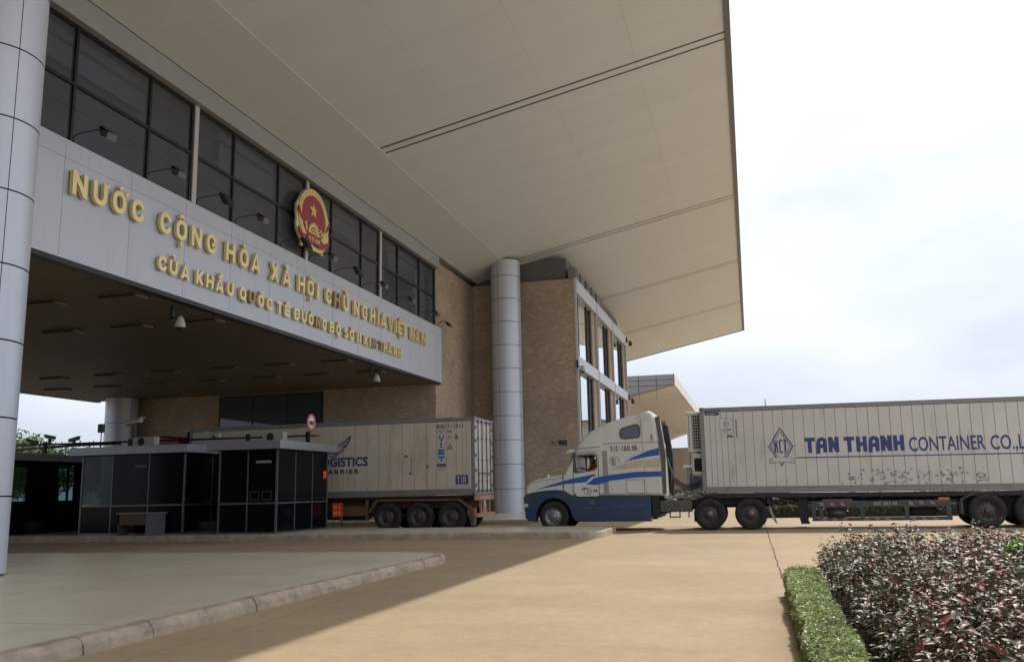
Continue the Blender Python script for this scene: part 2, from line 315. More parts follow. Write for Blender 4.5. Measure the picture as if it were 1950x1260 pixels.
# ------------------------------------------------------------------ stroke lettering (condensed bold capitals)
def arc(cx, cy, rx, ry, a0, a1, n=8): return [(cx+rx*math.cos(R(a0+(a1-a0)*i/n)), cy+ry*math.sin(R(a0+(a1-a0)*i/n))) for i in range(n+1)]
def glyph(ch, W, t):
    """strokes (centre lines) of a capital of height 1, width W, stroke t; returns [(pts, thickness)]"""
    h = t/2; l, r, b, u = h, W-h, h, 1-h; m = W/2; rx = (r-l)/2; ry = min(rx*1.15, .3)
    rack = arc(m, u-ry, rx, ry, 0, 180)+arc(m, b+ry, rx, ry, 180, 360)
    G = {
     'O': [rack+[rack[0]]], 'C': [arc(m, u-ry, rx, ry, 8, 180)+arc(m, b+ry, rx, ry, 180, 352)],
     'G': [arc(m, u-ry, rx, ry, 8, 180)+arc(m, b+ry, rx, ry, 180, 360)+[(r, .44), (m+.03, .44)]],
     'Q': [rack+[rack[0]], [(m, .25), (W, -.04)]],
     'U': [[(l, 1)]+arc(m, b+ry, rx, ry, 180, 360)+[(r, 1)]], 'I': [[(h, 0), (h, 1)]],
     'N': [[(l, 0), (l, 1)], [(r, 0), (r, 1)], [(l, 1-h*.6), (r, h*.6)]],
     'M': [[(l, 0), (l, 1)], [(r, 0), (r, 1)], [(l+.02, 1-h*.5), (m, .18), (r-.02, 1-h*.5)]],
     'H': [[(l, 0), (l, 1)], [(r, 0), (r, 1)], [(l, .5), (r, .5)]], 'A': [[(l*.9, 0), (m, 1-h*.4), (W-l*.9, 0)], [(l+.08, .27), (r-.08, .27)]],
     'V': [[(l*.9, 1), (m, h*.4), (W-l*.9, 1)]], 'X': [[(l, 0), (r, 1)], [(l, 1), (r, 0)]], 'K': [[(l, 0), (l, 1)], [(r, 1), (l+.06, .42)], [(l+.14, .55), (r, 0)]],
     'T': [[(0, u), (W, u)], [(m, 0), (m, 1)]], 'E': [[(l, 0), (l, 1)], [(l, u), (W, u)], [(l, .5), (W*.9, .5)], [(l, b), (W, b)]],
     'L': [[(l, 1), (l, 0)], [(l, b), (W, b)]], 'F': [[(l, 0), (l, 1)], [(l, u), (W, u)], [(l, .5), (W*.85, .5)]],
     'B': [[(l, 0), (l, 1)], [(l, u)]+arc(r-.16, (u+.53)/2, .16, (u-.53)/2, 90, -90)+[(l, .53)], [(l, .53)]+arc(r-.16, (b+.53)/2, .16, (.53-b)/2, 90, -90)+[(l, b)]],
     'D': [[(l, 0), (l, 1)], [(l, u)]+arc(r-.2, u-.2, .2, .2, 90, 0)+arc(r-.2, b+.2, .2, .2, 0, -90)+[(l, b)]],
     'R': [[(l, 0), (l, 1)], [(l, u)]+arc(r-.16, (u+.48)/2, .16, (u-.48)/2, 90, -90)+[(l, .48)], [(m, .48), (r, 0)]],
     'P': [[(l, 0), (l, 1)], [(l, u)]+arc(r-.16, (u+.45)/2, .16, (u-.45)/2, 90, -90)+[(l, .45)]],
     'S': [arc(m, u-.19, rx, .19, 10, 180, 6)+[(m-rx*.6, .56), (m+rx*.6, .44)]+arc(m, b+.19, rx, .19, 0, -170, 6)],
     'Y': [[(l, 1), (m, .45), (r, 1)], [(m, .5), (m, 0)]], 'W': [[(l, 1), (W*.27, h), (m, .8), (W*.73, h), (r, 1)]],
     '0': [rack+[rack[0]]], '1': [[(m, 0), (m, u), (l, .75)]], '2': [arc(m, u-ry, rx, ry, 170, -30)+[(l, b), (W, b)]],
     '3': [arc(m, u-.2, rx, .2, 160, -80, 6)+[(m, .52)]+arc(m, b+.22, rx, .22, 80, -160, 6)], '4': [[(r-.08, 0), (r-.08, 1), (l, .3), (W, .3)]],
     '5': [[(W*.95, u), (l, u), (l, .55)]+arc(m, b+.26, rx, .26, 110, -160, 6)], '6': [arc(m, u-ry, rx, ry, 20, 180, 6)+arc(m, b+.25, rx, .25, 180, 540, 10)],
     '7': [[(0, u), (r, u), (m-.05, 0)]], '8': [arc(m, u-.2, rx*.9, .2, 270, -90, 10), arc(m, b+.24, rx, .24, 90, 450, 10)],
     '9': [arc(m, b+ry, rx, ry, 200, 360, 6)+arc(m, u-.25, rx, .25, 0, 360, 10)], '-': [[(.03, .45), (W*.7, .45)]], '.': [[(h, 0), (h, t)]], '/': [[(0, -.05), (W*.8, 1.05)]],
     ':': [[(h, .1), (h, .1+t)], [(h, .55), (h, .55+t)]], ',': [[(h, t), (h*.5, -t)]],
    }
    return G.get(ch, [])
ACC = {'^': lambda m: [[(m-.17, 1.08), (m, 1.2), (m+.17, 1.08)]], "'": lambda m: [[(m-.02, 1.08), (m+.14, 1.24)]], '`': lambda m: [[(m+.04, 1.08), (m-.12, 1.24)]],
       '~': lambda m: [[(m-.17, 1.1), (m-.07, 1.19), (m+.07, 1.1), (m+.17, 1.19)]], '?': lambda m: [arc(m, 1.24, .08, .08, 170, -60, 5)+[(m, 1.08)]],
       '!': lambda m: [[(m-.07, -.2), (m+.07, -.2)]]}
def ribbon(mb, pts, t, put, z0, z1):
    """thick line through 2-D pts; put(x, y, depth) -> 3-D"""
    closed = len(pts) > 3 and math.dist(pts[0], pts[-1]) < 1e-6
    P = [Vector(p) for p in (pts[:-1] if closed else pts)]; n = len(P); L = []; Rr = []
    for i, p in enumerate(P):
        a = P[i-1] if (i or closed) else None; c = P[(i+1) % n] if (i < n-1 or closed) else None
        d1 = (p-a).normalized() if a is not None else (c-p).normalized(); d2 = (c-p).normalized() if c is not None else d1
        n1 = Vector((-d1.y, d1.x)); n2 = Vector((-d2.y, d2.x)); m = (n1+n2); m = m.normalized() if m.length > .05 else n1
        k = min(1.5, 1/max(.45, m.dot(n1)))*t/2; L.append(p+m*k); Rr.append(p-m*k)
    vs = [put(q.x, q.y, z1) for q in L]+[put(q.x, q.y, z1) for q in Rr]+[put(q.x, q.y, z0) for q in L]+[put(q.x, q.y, z0) for q in Rr]
    fs = []
    for i in range(n if closed else n-1):
        j = (i+1) % n
        fs += [(i, n+i, n+j, j), (i, j, 2*n+j, 2*n+i), (n+j, n+i, 3*n+i, 3*n+j)]
    if not closed: fs += [(0, 2*n, 3*n, n), (n-1, 2*n-1, 4*n-1, 3*n-1)]
    mb.add(vs, fs)
def letter(mb, ch, acc, x, y, H, W, t, put, z0, z1, horn=False, bar=False):
    st = [(p, t) for p in glyph(ch, W, t)]
    for a in acc: st += [([(q[0]+(.13 if a in "'`?~" and '^' in acc else 0), q[1]+(.05 if a in "'`?~" and '^' in acc else 0)) for q in p], t*(1.3 if a == '!' else .68)) for p in ACC[a](W/2)]
    if horn: st.append(([(W-t*.4, .93), (W+.05, .95), (W+.09, 1.06)], t*.6))
    if bar: st.append(([(-.09, .5), (W*.5, .5)], t*.8))
    for k, (p, tt) in enumerate(st):
        ribbon(mb, [(x+a*H, y+b*H) for a, b in p], tt*H, put, z0, z1+k*.0012)
def text(mb, s, x, y, H, W, t, put, gap=.14, z0=0, z1=.004, shear=0):
    pp = (lambda a, b, c: put(a+(b-y)*shear, b, c)) if shear else put
    for ch in s:
        if ch == ' ': x += H*W*.8; continue
        w_ = {'I': t, '.': t, ':': t, ',': t, 'M': W*1.2, '1': W*.8, 'W': W*1.4}.get(ch, W)
        letter(mb, ch, '', x, y, H, w_, t, pp, z0, z1); x += H*(w_+gap)
    return x
def font_text(s, size, name, m, parent, put, sx=1., ex=0., fit=None, cap=None, off=.0, sp=1.):
    """outline lettering from the built-in font turned into a mesh; put(x, y, depth) -> local 3-D"""
    c = bpy.data.curves.new(name, 'FONT'); c.body = s; c.size = size
    c.extrude = .002; c.resolution_u = 3; c.offset = off; c.space_character = sp
    o = bpy.data.objects.new(name, c); COL.objects.link(o); dg = bpy.context.evaluated_depsgraph_get(); me = bpy.data.meshes.new_from_object(o.evaluated_get(dg))
    bpy.data.objects.remove(o); bpy.data.curves.remove(c)
    xs_ = [v.co.x for v in me.vertices]; ys_ = [v.co.y for v in me.vertices]; x0_ = min(xs_)
    if fit: sx = fit/(max(xs_)-x0_)
    ky = cap/max(ys_) if cap else 1
    for v in me.vertices: v.co.x -= x0_; v.co.y *= ky
    for v in me.vertices: v.co = Vector(put(v.co.x*sx, v.co.y, v.co.z+.004+ex))
    me.name = name; me.materials.clear(); me.materials.append(m); q = bpy.data.objects.new(name, me); COL.objects.link(q); q.parent = parent; return q

# ------------------------------------------------------------------ ground and pavements
g = MB().add([(-700, -500, 0), (700, -500, 0), (700, 900, 0), (-700, 900, 0)], [(0, 1, 2, 3)]).build('ground', ground_mat()); struct(g)
def island(pts, h, kw=.22, rnd=None, jag=0):
    """pavement slab inside a ring of kerb stones"""
    n = len(pts); P = [Vector(p) for p in pts]; I = []; rk = random.Random(9)
    for i in range(n):
        e1 = (P[i]-P[i-1]).normalized(); e2 = (P[(i+1) % n]-P[i]).normalized(); m = (Vector((-e1.y, e1.x))+Vector((-e2.y, e2.x))).normalized(); I.append(P[i]+m*kw/max(.5, m.dot(Vector((-e1.y, e1.x)))))
    top = MB(); top.add([(q.x, q.y, h+.003) for q in I], [tuple(range(n))]); t = top.build('pavement', CONC); struct(t)
    k = MB()
    for i in range(n):
        j = (i+1) % n; a, b = P[i], P[j]; ia, ib = I[i], I[j]; L = (b-a).length; c = max(1, int(L/1.0))
        for q in range(c):
            t0, t1 = q/c, (q+1)/c; gp = .004/L if c > 1 and jag else 0; t0 += gp; t1 -= gp
            dz = random.uniform(-1, 1)*.006*jag; do = random.uniform(-1, 1)*.006*jag
            nrm = Vector(((b-a).y, -(b-a).x)).normalized()
            a1, b1 = a.lerp(b, t0)+nrm*do, a.lerp(b, t1)+nrm*do; c1, d1 = ia.lerp(ib, t0), ia.lerp(ib, t1); ch = .035
            m_ = 7 if jag > 1 else 1
            if m_ > 1:     # worn stone: lumpy arris, chipped corners
                rows = []
                for e_ in range(m_+1):
                    f_e = e_/m_; pa = a1.lerp(b1, f_e); pc = c1.lerp(d1, f_e); w0 = rk.uniform(-.008, .008); w1 = rk.uniform(0, .016)*(2.0 if rk.random() > .85 else 1); w2 = rk.uniform(-.008, .010)
                    rows.append([(pa.x-nrm.x*w0, pa.y-nrm.y*w0, 0), (pa.x-nrm.x*(.01+w0), pa.y-nrm.y*(.01+w0), h*.55), (pa.x-nrm.x*(.022+w1*.6), pa.y-nrm.y*(.022+w1*.6), h-.035-w1), (pa.x-nrm.x*(.06+w1), pa.y-nrm.y*(.06+w1), h+dz+.004+w2-w1*.3), (pc.x, pc.y, h+.004+w2*.4), (pc.x, pc.y, 0)])
                vs = [q_ for r_w in rows for q_ in r_w]; fs = [(e_*6+u_i, (e_+1)*6+u_i, (e_+1)*6+u_i+1, e_*6+u_i+1) for e_ in range(m_) for u_i in range(5)]
                fs += [(0, 1, 2, 3, 4, 5), tuple(m_*6+u_i for u_i in (5, 4, 3, 2, 1, 0))]; k.add(vs, fs); continue
            rings = [(a1, b1, 0), (a1-nrm*.012, b1-nrm*.012, h-ch+dz), (a1-nrm*ch*1.3, b1-nrm*ch*1.3, h+dz+.006), (c1, d1, h+.004)]
            vs = []
            for (p_, q_, z) in rings: vs += [(p_.x, p_.y, z), (q_.x, q_.y, z)]
            k.add(vs+[(c1.x, c1.y, 0), (d1.x, d1.y, 0)], [(0, 1, 3, 2), (2, 3, 5, 4), (4, 5, 7, 6), (0, 2, 4, 6, 8), (1, 9, 7, 5, 3)])
    return t, k.build('kerb', KERB)
def corner(cx, cy, r, a0, a1, n=6): return [(cx+r*math.cos(R(a0+(a1-a0)*i/n)), cy+r*math.sin(R(a0+(a1-a0)*i/n))) for i in range(n+1)]
t, k = island([(-70, -12), (-6.2, -12)]+corner(-7.5, 17.7, 1.3, 0, 90)+[(-70, 19.0)], .16, .22, jag=1.3); struct(k)
t, k = island([(-60, 26.45)]+corner(-5.3, 27.35, .9, -90, 0, 5)+corner(-5.3, 29.8, .9, 0, 90, 5)+[(-60, 30.7)], .2, .3, jag=.35); struct(k)
t, k = island([(-60, 37.6)]+corner(-9.6, 39.1, 1.5, -90, 0, 6)+[(-8.1, 50.7), (-8.1, 75), (-60, 75)], .2, .3, jag=.4); struct(k)

pj = MB()
for yy in (8.2, 13.6): pj.box(-60, -6.5, yy, yy+.012, .15, .1645)
for xx in (-10.2, -17.4): pj.box(xx, xx+.012, -11, 18.7, .15, .1643)
struct(pj.build('pavement_joint', mat('reddish joint', (.34, .22, .15), .8)))
# ------------------------------------------------------------------ checkpoint building
BO = (-15.8, 44.2, 0)
bld = thing('checkpoint_building', BO, 'large brick border checkpoint building with deep grey canopy and silver sign band', 'building')
def bpart(name, m, f, parent=None, label=None):
    mb = MB(BO); f(mb); o = mb.build(name, m, parent or bld)
    if label: o['label'] = label
    return o
XE, ZE, XC, ZC = .27, 17.75, -13.4, 14.88
ms = (ZE-ZC)/(XE-XC)
Y0R, Y1R = -34, 96.5
# canopy: solid roof with a soffit that rises outward
def roof(mb):
    pr = [(XC, ZC), (XE, ZE), (XE+.02, ZE+.5), (XE-3, 18.9), (-60, 19.2), (-60, 15.6), (-38, 14.2), (-15.3, 14.2)]  # unseen rear end of the roof stretched back to darken the gateway
    mb.prism(pr, 1, Y0R, Y1R)
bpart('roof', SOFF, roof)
bpart('roof_edge_trim', mat('edge trim grey', (.16, .165, .175), .5, .2, .05, 1), lambda mb: mb.box(XE-.15, XE+.06, Y0R, Y1R, ZE-.09, ZE+.55))
bpart('roof_end_trim', DGREY, lambda mb: mb.prism([(XC, ZC-.06), (XE, ZE-.06), (XE, ZE+.5), (XC, ZC+.6)], 1, Y1R+.002, Y1R+.06))
def innersoffit(mb): mb.prism([(-15.55, 13.98), (-15.55, 14.1), (XC-.004, ZC-.004), (XC, ZC-.03)], 1, Y0R, 73)
bpart('inner_soffit', SOFFI, innersoffit, label='ribbed olive strip of soffit between windows and canopy')
# soffit seams: paired dark channels
def seam(Yc, wd):
    def f(mb):
        for dy in (-wd/2, wd/2-.10):
            y = Yc+dy; a, b = XC+.05, XE-.03
            mb.add([(a, y, ZC+.05*ms-.006), (b, y, ZE-.03*ms-.006), (b, y+.10, ZE-.03*ms-.006), (a, y+.10, ZC+.05*ms-.006)], [(0, 3, 2, 1)])
    return f
for yc, wd in ((31.3, .62), (12.3, .62), (50.3, .62), (65.6, .62), (81.1, .62), (-7, .62)): bpart('soffit_seam', MULL, seam(yc, wd))
def fineseam(mb):
    for k in range(1, 4):
        x = XC+(XE-XC)*k/4; z = ZC+(x-XC)*ms-.003
        mb.add([(x, Y0R, z), (x+.012, Y0R, z), (x+.012, Y1R, z), (x, Y1R, z)], [(0, 3, 2, 1)])
bpart('soffit_joint', mat('soft joint', (.55, .615, .70), .6), fineseam)
# columns of curved cladding panels over a dark core
def column(cx, cy, ztop, zb=.19, name='column'):
    def core(mb): mb.lathe([(.845, zb), (.845, ztop-.05)], (cx, cy, 0), seg=32)
    def pan(mb):
        zs = [zb]+[1.53+1.37*k for k in range(12) if zb+.3 < 1.53+1.37*k < ztop-.2]+[ztop]
        for a, b in zip(zs[:-1], zs[1:]):
            for q in range(4):
                a0 = R(-16+90*q)+.009; a1 = R(74+90*q)-.009
                mb.lathe([(.875, a+.014), (.875, b-.014)], (cx, cy, 0), seg=14, a0=a0, a1=a1)
    c = bpart(name, DARK, core); mb = MB(BO); pan(mb); mb.build('cladding_panel', COLM, c); return c
column(-13.53, 12.83, ZC-.04); column(-13.38, 49.8, ZC-.03); column(-34.5, 43.4, 7.06); column(-13.5, -24, ZC-.04)
# sign band (fascia) across the gateway
FY0, FY1 = 5, 44.85
bpart('sign_band', ALU, lambda mb: mb.box(-15.6, -15.85, FY0, 44.6, 7.15, 10.1), label='silver panel band carrying the gold lettering')
def fj(mb):
    for y in np.arange(FY0+2.4, 44, 2.42): mb.box(-15.597, -15.601, y, y+.012, 7.2, 10.05)
    mb.box(-15.597, -15.601, FY0, 44.5, 9.62, 9.632)
bpart('band_joint', mat('band joint grey', (.30, .31, .33), .6), fj)
bpart('band_edge', MULL, lambda mb: mb.box(-15.62, -15.9, FY0, 44.5, 7.03, 7.148))
# upper building volume, header and glazing
bpart('header_beam', HEAD, lambda mb: mb.box(-15.56, -16.3, FY0, 44.2, 13.3, 13.96))
bpart('upper_wall', HEAD, lambda mb: mb.box(-16.4, -36.4, FY0, 44.1, 7.3, 14.15))
MY = [-13.3, -6.2, .95, 8.1, 15.3, 22.48, 29.64, 36.7]
for y in MY: bpart('mullion', WMULL, lambda mb, y=y: mb.box(-15.74, -15.95, y-.1, y+.1, 10.1, 13.3), label='pale wide mullion')
edges = MY+[44.2]
for i in range(len(edges)-1):
    a, b = edges[i]+.1, edges[i+1]-.1
    mb = MB(BO); f1 = a+2.05; f2 = a+4.95; zt = 11.72; d = .045
    for y in (a+.04, f1, f2, b-.05): mb.box(-15.78, -15.9, y-d, y+d, 10.1, 13.3)
    mb.box(-15.785, -15.895, a, b, zt-d, zt+d); mb.box(-15.787, -15.89, a, b, 13.2, 13.298); mb.box(-15.787, -15.89, a, b, 10.1, 10.16)
    fr = mb.build('window', MULL, bld)
    mb = MB(BO)
    ys = [a+.08, f1, f2, b-.08]
    for k in range(3):
        for z0, z1 in ((10.15, zt), (zt, 13.21)):
            e = [random.uniform(-.012, .012) for _ in range(2)]
            x = -15.84; y0, y1 = ys[k], ys[k+1]
            mb.add([(x+e[0], y0, z0), (x-e[0], y1, z0), (x+e[1], y1, z1), (x-e[1], y0, z1)], [(0, 1, 2, 3)])
    mb.build('pane', BGLZ, fr)
    mb = MB(BO)
    for z0, z1 in ((11.25, 11.33), (12.85, 12.92)): mb.box(-16.05, -16.12, a+.1, b-.1, z0, z1)
    mb.build('blind_rail', HEAD, fr)
    mb = MB(BO); mb.box(-16.15, -16.2, f1-.3 if i % 2 else a+.1, f2+.2, 11.9 if i % 2 else 12.3, 13.25); mb.build('blind', SOFFI, fr)
# gateway ceiling with the lane opening behind
bpart('gateway_ceiling', CEIL, lambda mb: mb.box(-15.86, -36.6, FY0, 44.2, 7.06, 7.28))
bpart('rear_band', ALU, lambda mb: mb.box(-36.62, -36.9, FY0, 44.2, 7.0, 10.1))
# brick walls
def walls(mb):
    mb.box(-15.8, -36.6, 44.2, 75, 0, 13.8)
bpart('brick_wall', BRY, lambda mb: mb.box(-15.8, -16.2, 44.24, 51, .19, 13.8), label='brick wall beside the gateway, in line with the sign band')
bpart('brick_wall', BRX, lambda mb: mb.box(-15.805, -34.75, 44.2, 44.6, .19, 7.06), label='dark brick wall inside the gateway')
bpart('brick_wall', BRX, lambda mb: mb.box(-9.42, -15.79, 51, 51.4, .19, 13.82), label='tall brick end wall behind the round column')
bpart('brick_wall', BRX, lambda mb: mb.box(-15.81, -36.6, 4.5, 5, 0, 14), label='unseen brick wall added to darken the near side of the gateway')  # unseen wall, put here to keep light out of the gateway
bpart('brick_wall', BRY, lambda mb: mb.box(-15.8, -16.2, -30, 4.9, 0, 14), label='brick wall left of the gateway')
bpart('roof_shadow_gap', mat('recess shade grey', (.13, .13, .135), .7), lambda mb: mb.box(-10.0, -15.7, 51.35, 72.8, 13.84, 15.2))  # dark filler box; the shade under the canopy is put into its grey
bpart('core_wall', DGREY, lambda mb: mb.box(-16.25, -34.7, 44.65, 73, .19, 13.8))
# tunnel window (dark strip)
def tw(mb):
    mb.box(-22.3, -28.7, 44.13, 44.19, 5.0, 6.98)
o = bpart('window', MULL, tw, label='long dark window high in the gateway wall')
mb = MB(BO)
for k in range(3): mb.box(-22.4-2.08*k, -24.4-2.08*k, 44.10, 44.128, 5.1, 6.9)
mb.build('pane', GLZ, o)
# glazed side wall facing the yard: three bays
WY = [51.0, 58.3, 65.6, 73.0]
for y in WY: bpart('window_wall_post', WMULL, lambda mb, y=y: mb.box(-9.36, -9.50 if y < 52 else -9.9, y-.10+.08, y+.16, .2, 13.84))
for z0, z1 in ((13.0, 13.82), (8.45, 9.15), (3.3, 4.0)):
    for i in range(3): bpart('spandrel', ALU, lambda mb: mb.box(-9.33, -9.8, WY[i]+.165, WY[i+1]-.165, z0, z1), label='pale horizontal band of the window wall')
for i in range(3):
    for z0, z1 in ((9.15, 13.0), (4.0, 8.45), (.25, 3.3)):
        a, b = WY[i]+.16, WY[i+1]-.16
        mb = MB(BO)
        for y in (a+.1, a+1.55, a+4.6, b-1.25): mb.box(-9.58, -9.70, y-.04, y+.04, z0, z1)
        fr = mb.build('window', MULL, bld)
        mb = MB(BO); mb.add([(-9.66, a, z0), (-9.66, b-1.2, z0), (-9.66, b-1.2, z1), (-9.66, a, z1)], [(0, 1, 2, 3)]); mb.build('pane', MIRR, fr)
        mb = MB(BO); mb.box(-9.5, -9.75, b-1.15, b-.01, z0, z1); mb.build('reveal', BRY, fr)
bpart('window_wall_back', DGREY, lambda mb: mb.box(-9.95, -15.6, 51.45, 72.9, .2, 13.75))
# row of outdoor units on the wall top
for k, y in enumerate((51.15, 52.9, 55.0, 56.9, 58.9)):
    t = thing('air_conditioner', (-9.6, y+.45, 13.84), '%s outdoor air conditioner in the row on the brick wall top, under the canopy' % ('nearest', 'second', 'third', 'fourth', 'farthest')[k], 'air conditioner', 'outdoor units on the wall top')
    o_ = (-9.6, y+.45, 13.84)
    mb = MB(o_).bbox(-9.36, -9.85, y, y+.95, 13.85, 14.55, .02); mb.build('casing', mat('weathered grey casing', (.20, .205, .21), .5, 0, .1, 4), t)
    mb = MB(o_); mb.lathe([(0, .012), (.26, .012), (.29, .0)], (-9.36, y+.4, 14.2), axis=0, seg=20); mb.build('fan_grille', DGREY, t)

# ceiling lights under the gateway
proto = None
ords = {-16.8: 'front', -19.5: 'second', -22.2: 'third', -25.2: 'fourth', -28.2: 'fifth', -31.2: 'sixth', -34.2: 'rearmost'}
for y, rowl in ((20.9, 'nearest the silver column'), (24.8, 'second from the silver column'), (34.5, 'third from the silver column'), (38.1, 'beside the inner brick wall')):
    for x, nm in ords.items():
        lab = 'flat ceiling fixture of the gateway, %s in the row %s' % (nm, rowl)
        if proto is None:
            proto = thing('ceiling_fixture', (x, y, 7.06), lab, 'ceiling light', 'flat fixtures under the gateway ceiling')
            MB().bbox(-.62, .62, -.28, .28, -.09, -.002, .01).build('housing', CEIL, proto)
            MB().box(.625, .65, -.24, .24, -.085, -.02).build('end_plate', mat('fixture end', (.22, .18, .14), .5), proto)
            MB().box(-.58, .58, -.286, -.281, -.075, -.035).build('vent_grille', MULL, proto)
        else: dup(proto, (x, y, 7.06), lab)

# ------------------------------------------------------------------ gold lettering
def put_f(x, y, d): return (-15.56+d, x, y)
def line(name, spec, base, H, W, t, label, dark=()):
    root = thing(name, (-15.56, spec[0][1], base), label, 'sign lettering')
    for i, (code, y) in enumerate(spec):
        mb = MB((-15.56, spec[0][1], base)); ch = code[0]; acc = [c for c in code[1:] if c in ACC]
        w_ = t if ch == 'I' else W*(1.2 if ch == 'M' else 1.08 if ch in 'AX' else 1)
        letter(mb, ch, acc, y, base, H, w_, t, put_f, 0, .10*(H/.6)**.5, horn='+' in code, bar='=' in code)
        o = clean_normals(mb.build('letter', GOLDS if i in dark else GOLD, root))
        if i in dark: o['label'] = 'darker brown letter'
r1 = [('N', 17.24), ('U+', 17.95), ("O+'", 18.67), ('C', 19.42), ('C', 20.6), ('O^!', 21.33), ('N', 22.06), ('G', 22.83), ('H', 23.87), ('O`', 24.66), ('A', 25.36), ('X', 26.6), ('A~', 27.42), ('H', 28.53), ('O^!', 29.24), ('I', 30.01),
      ('C', 30.74), ('H', 31.49), ('U?', 32.27), ('N', 33.29), ('G', 34.13), ('H', 34.98), ('I~', 35.8), ('A', 36.14), ('V', 37.05), ('I', 37.8), ('E^!', 38.15), ('T', 38.72), ('N', 39.74), ('A', 40.44), ('M', 41.3)]
r2 = [('C', 20.64), ('U+?', 21.13), ('A', 21.67), ('K', 22.4), ('H', 22.91), ('A^?', 23.42), ('U', 24.03), ('Q', 24.76), ('U', 25.31), ("O^'", 25.87), ('C', 26.43), ('T', 27.1), ("E^'", 27.64), ('D=', 28.34), ('U+', 28.88), ('O+`', 29.43), ('N', 29.98), ('G', 30.52),
      ('B', 31.16), ('O^!', 31.72), ('S', 32.46), ("O^'", 32.97), ('I', 33.70), ('I', 33.92), ('K', 34.42), ('I', 34.98), ('M', 35.22), ('T', 36.02), ('H', 36.5), ('A`', 37.05), ('N', 37.65), ('H', 38.2)]
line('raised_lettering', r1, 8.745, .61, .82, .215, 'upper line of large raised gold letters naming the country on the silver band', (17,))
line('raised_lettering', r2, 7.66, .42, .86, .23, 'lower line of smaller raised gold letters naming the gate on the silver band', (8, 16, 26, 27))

# ------------------------------------------------------------------ national emblem
EO = (-15.5, 29.6, 10.5)
em = thing('national_emblem', EO, 'round red and gold national emblem with star above the lettering', 'emblem')
cy, cz = 29.6, 11.72
outl = [(29.6, 12.90), (29.2, 12.86), (28.85, 12.68), (28.58, 12.38), (28.42, 12.15), (28.30, 12.0), (28.28, 11.75), (28.33, 11.5), (28.30, 11.25), (28.36, 11.0), (28.55, 10.82), (28.72, 10.70), (28.70, 10.50), (29.1, 10.56), (29.6, 10.54), (30.1, 10.56), (30.45, 10.50), (30.46, 10.70),
        (30.62, 10.82), (30.80, 11.0), (30.88, 11.25), (30.86, 11.5), (30.92, 11.75), (30.90, 12.0), (30.78, 12.15), (30.62, 12.38), (30.35, 12.68), (30.0, 12.86)]
MB(EO).prism(outl, 0, -15.56, -15.48, ).build('gold_plate', GOLD, em)
def ell(cy, cz, ry, rz, n=40): return [(cy+ry*math.cos(2*math.pi*i/n), cz+rz*math.sin(2*math.pi*i/n)) for i in range(n)]
MB(EO).prism(ell(29.6, 11.78, .92, .86), 0, -15.48, -15.465).build('red_field', REDE, em)
mb = MB(EO)   # star with raised facets
sc = (29.6, 12.08); tips = [(sc[0]+(.32 if i % 2 == 0 else .125)*math.sin(math.pi*i/5), sc[1]+(.32 if i % 2 == 0 else .125)*math.cos(math.pi*i/5)) for i in range(10)]
mb.add([(-15.38, *sc)]+[(-15.463, *q) for q in tips], [(0, i+1, (i+1) % 10+1) for i in range(10)]); mb.build('star', GOLD, em)
mb = MB(EO)   # half gear wheel
gc = (29.6, 11.12)
for r0, r1 in ((.30, .40), (.18, .24), (.06, .12)):
    for i in range(14):
        a, b = math.pi*i/14, math.pi*(i+1)/14
        q = [(-15.43, gc[0]+r*math.cos(t_), gc[1]+r*math.sin(t_)) for r, t_ in ((r0, a), (r1, a), (r1, b), (r0, b))]; mb.add(q+[(-15.463, p_[1], p_[2]) for p_ in q], [(0, 1, 2, 3), (1, 5, 6, 2), (0, 3, 7, 4)])
for i in range(10):
    a = math.pi*(i+.5)/10; mb.ball((-15.44, gc[0]+.44*math.cos(a), gc[1]+.44*math.sin(a)), .05, 8)
mb.build('gear_wheel', GOLD, em)
mb = MB(EO)   # rice sheaves: rows of grains along both sides
for sgn in (-1, 1):
    for i in range(26):
        t_ = R(-62+i*6.0); 
        for rr in (.98, 1.10):
            y = cy+sgn*rr*1.03*math.cos(t_); z = cz+.05+rr*.98*math.sin(t_)
            mb.ball((-15.455, y, z), .062, 6, (.5, 1, 1.25))
    for i in range(16):
        y = cy+sgn*(.55+random.random()*.42); z = 10.95+random.random()*.55
        if (y-cy)**2/.9+(z-11.8)**2/.8 < .5: continue
        mb.ball((-15.45, y, z), .06, 6, (.5, .7, 1.3))
mb.build('rice_sheaf', GOLD, em)
mb = MB(EO)   # red ribbons
for sgn in (-1, 1):
    for a in ([(1.24, 11.95), (1.0, 11.62), (.92, 11.45), (1.12, 11.6), (1.28, 11.8)], [(1.24, 11.15), (.9, 10.98), (.45, 10.98), (.5, 10.78), (.9, 10.8), (1.2, 10.98)]):
        mb.prism([(cy+sgn*p_[0], p_[1]) for p_ in a], 0, -15.44, -15.405)
mb.prism([(cy-.62, 10.98), (cy, 11.08), (cy+.62, 10.98), (cy+.66, 10.68), (cy, 10.76), (cy-.66, 10.68)], 0, -15.41, -15.375)
clean_normals(mb.build('ribbon', REDE, em))
mb = MB(EO); text(mb, 'VI', cy-.5, 10.83, .15, .6, .2, lambda a, b, c: (-15.373+c, a, b)); letter(mb, 'E', '^!', cy-.27, 10.83, .13, .5, .2, lambda a, b, c: (-15.373+c, a, b), 0, .004); text(mb, 'T NAM', cy-.17, 10.83, .15, .6, .2, lambda a, b, c: (-15.373+c, a, b))
clean_normals(mb.build('ribbon_writing', GOLD, em))

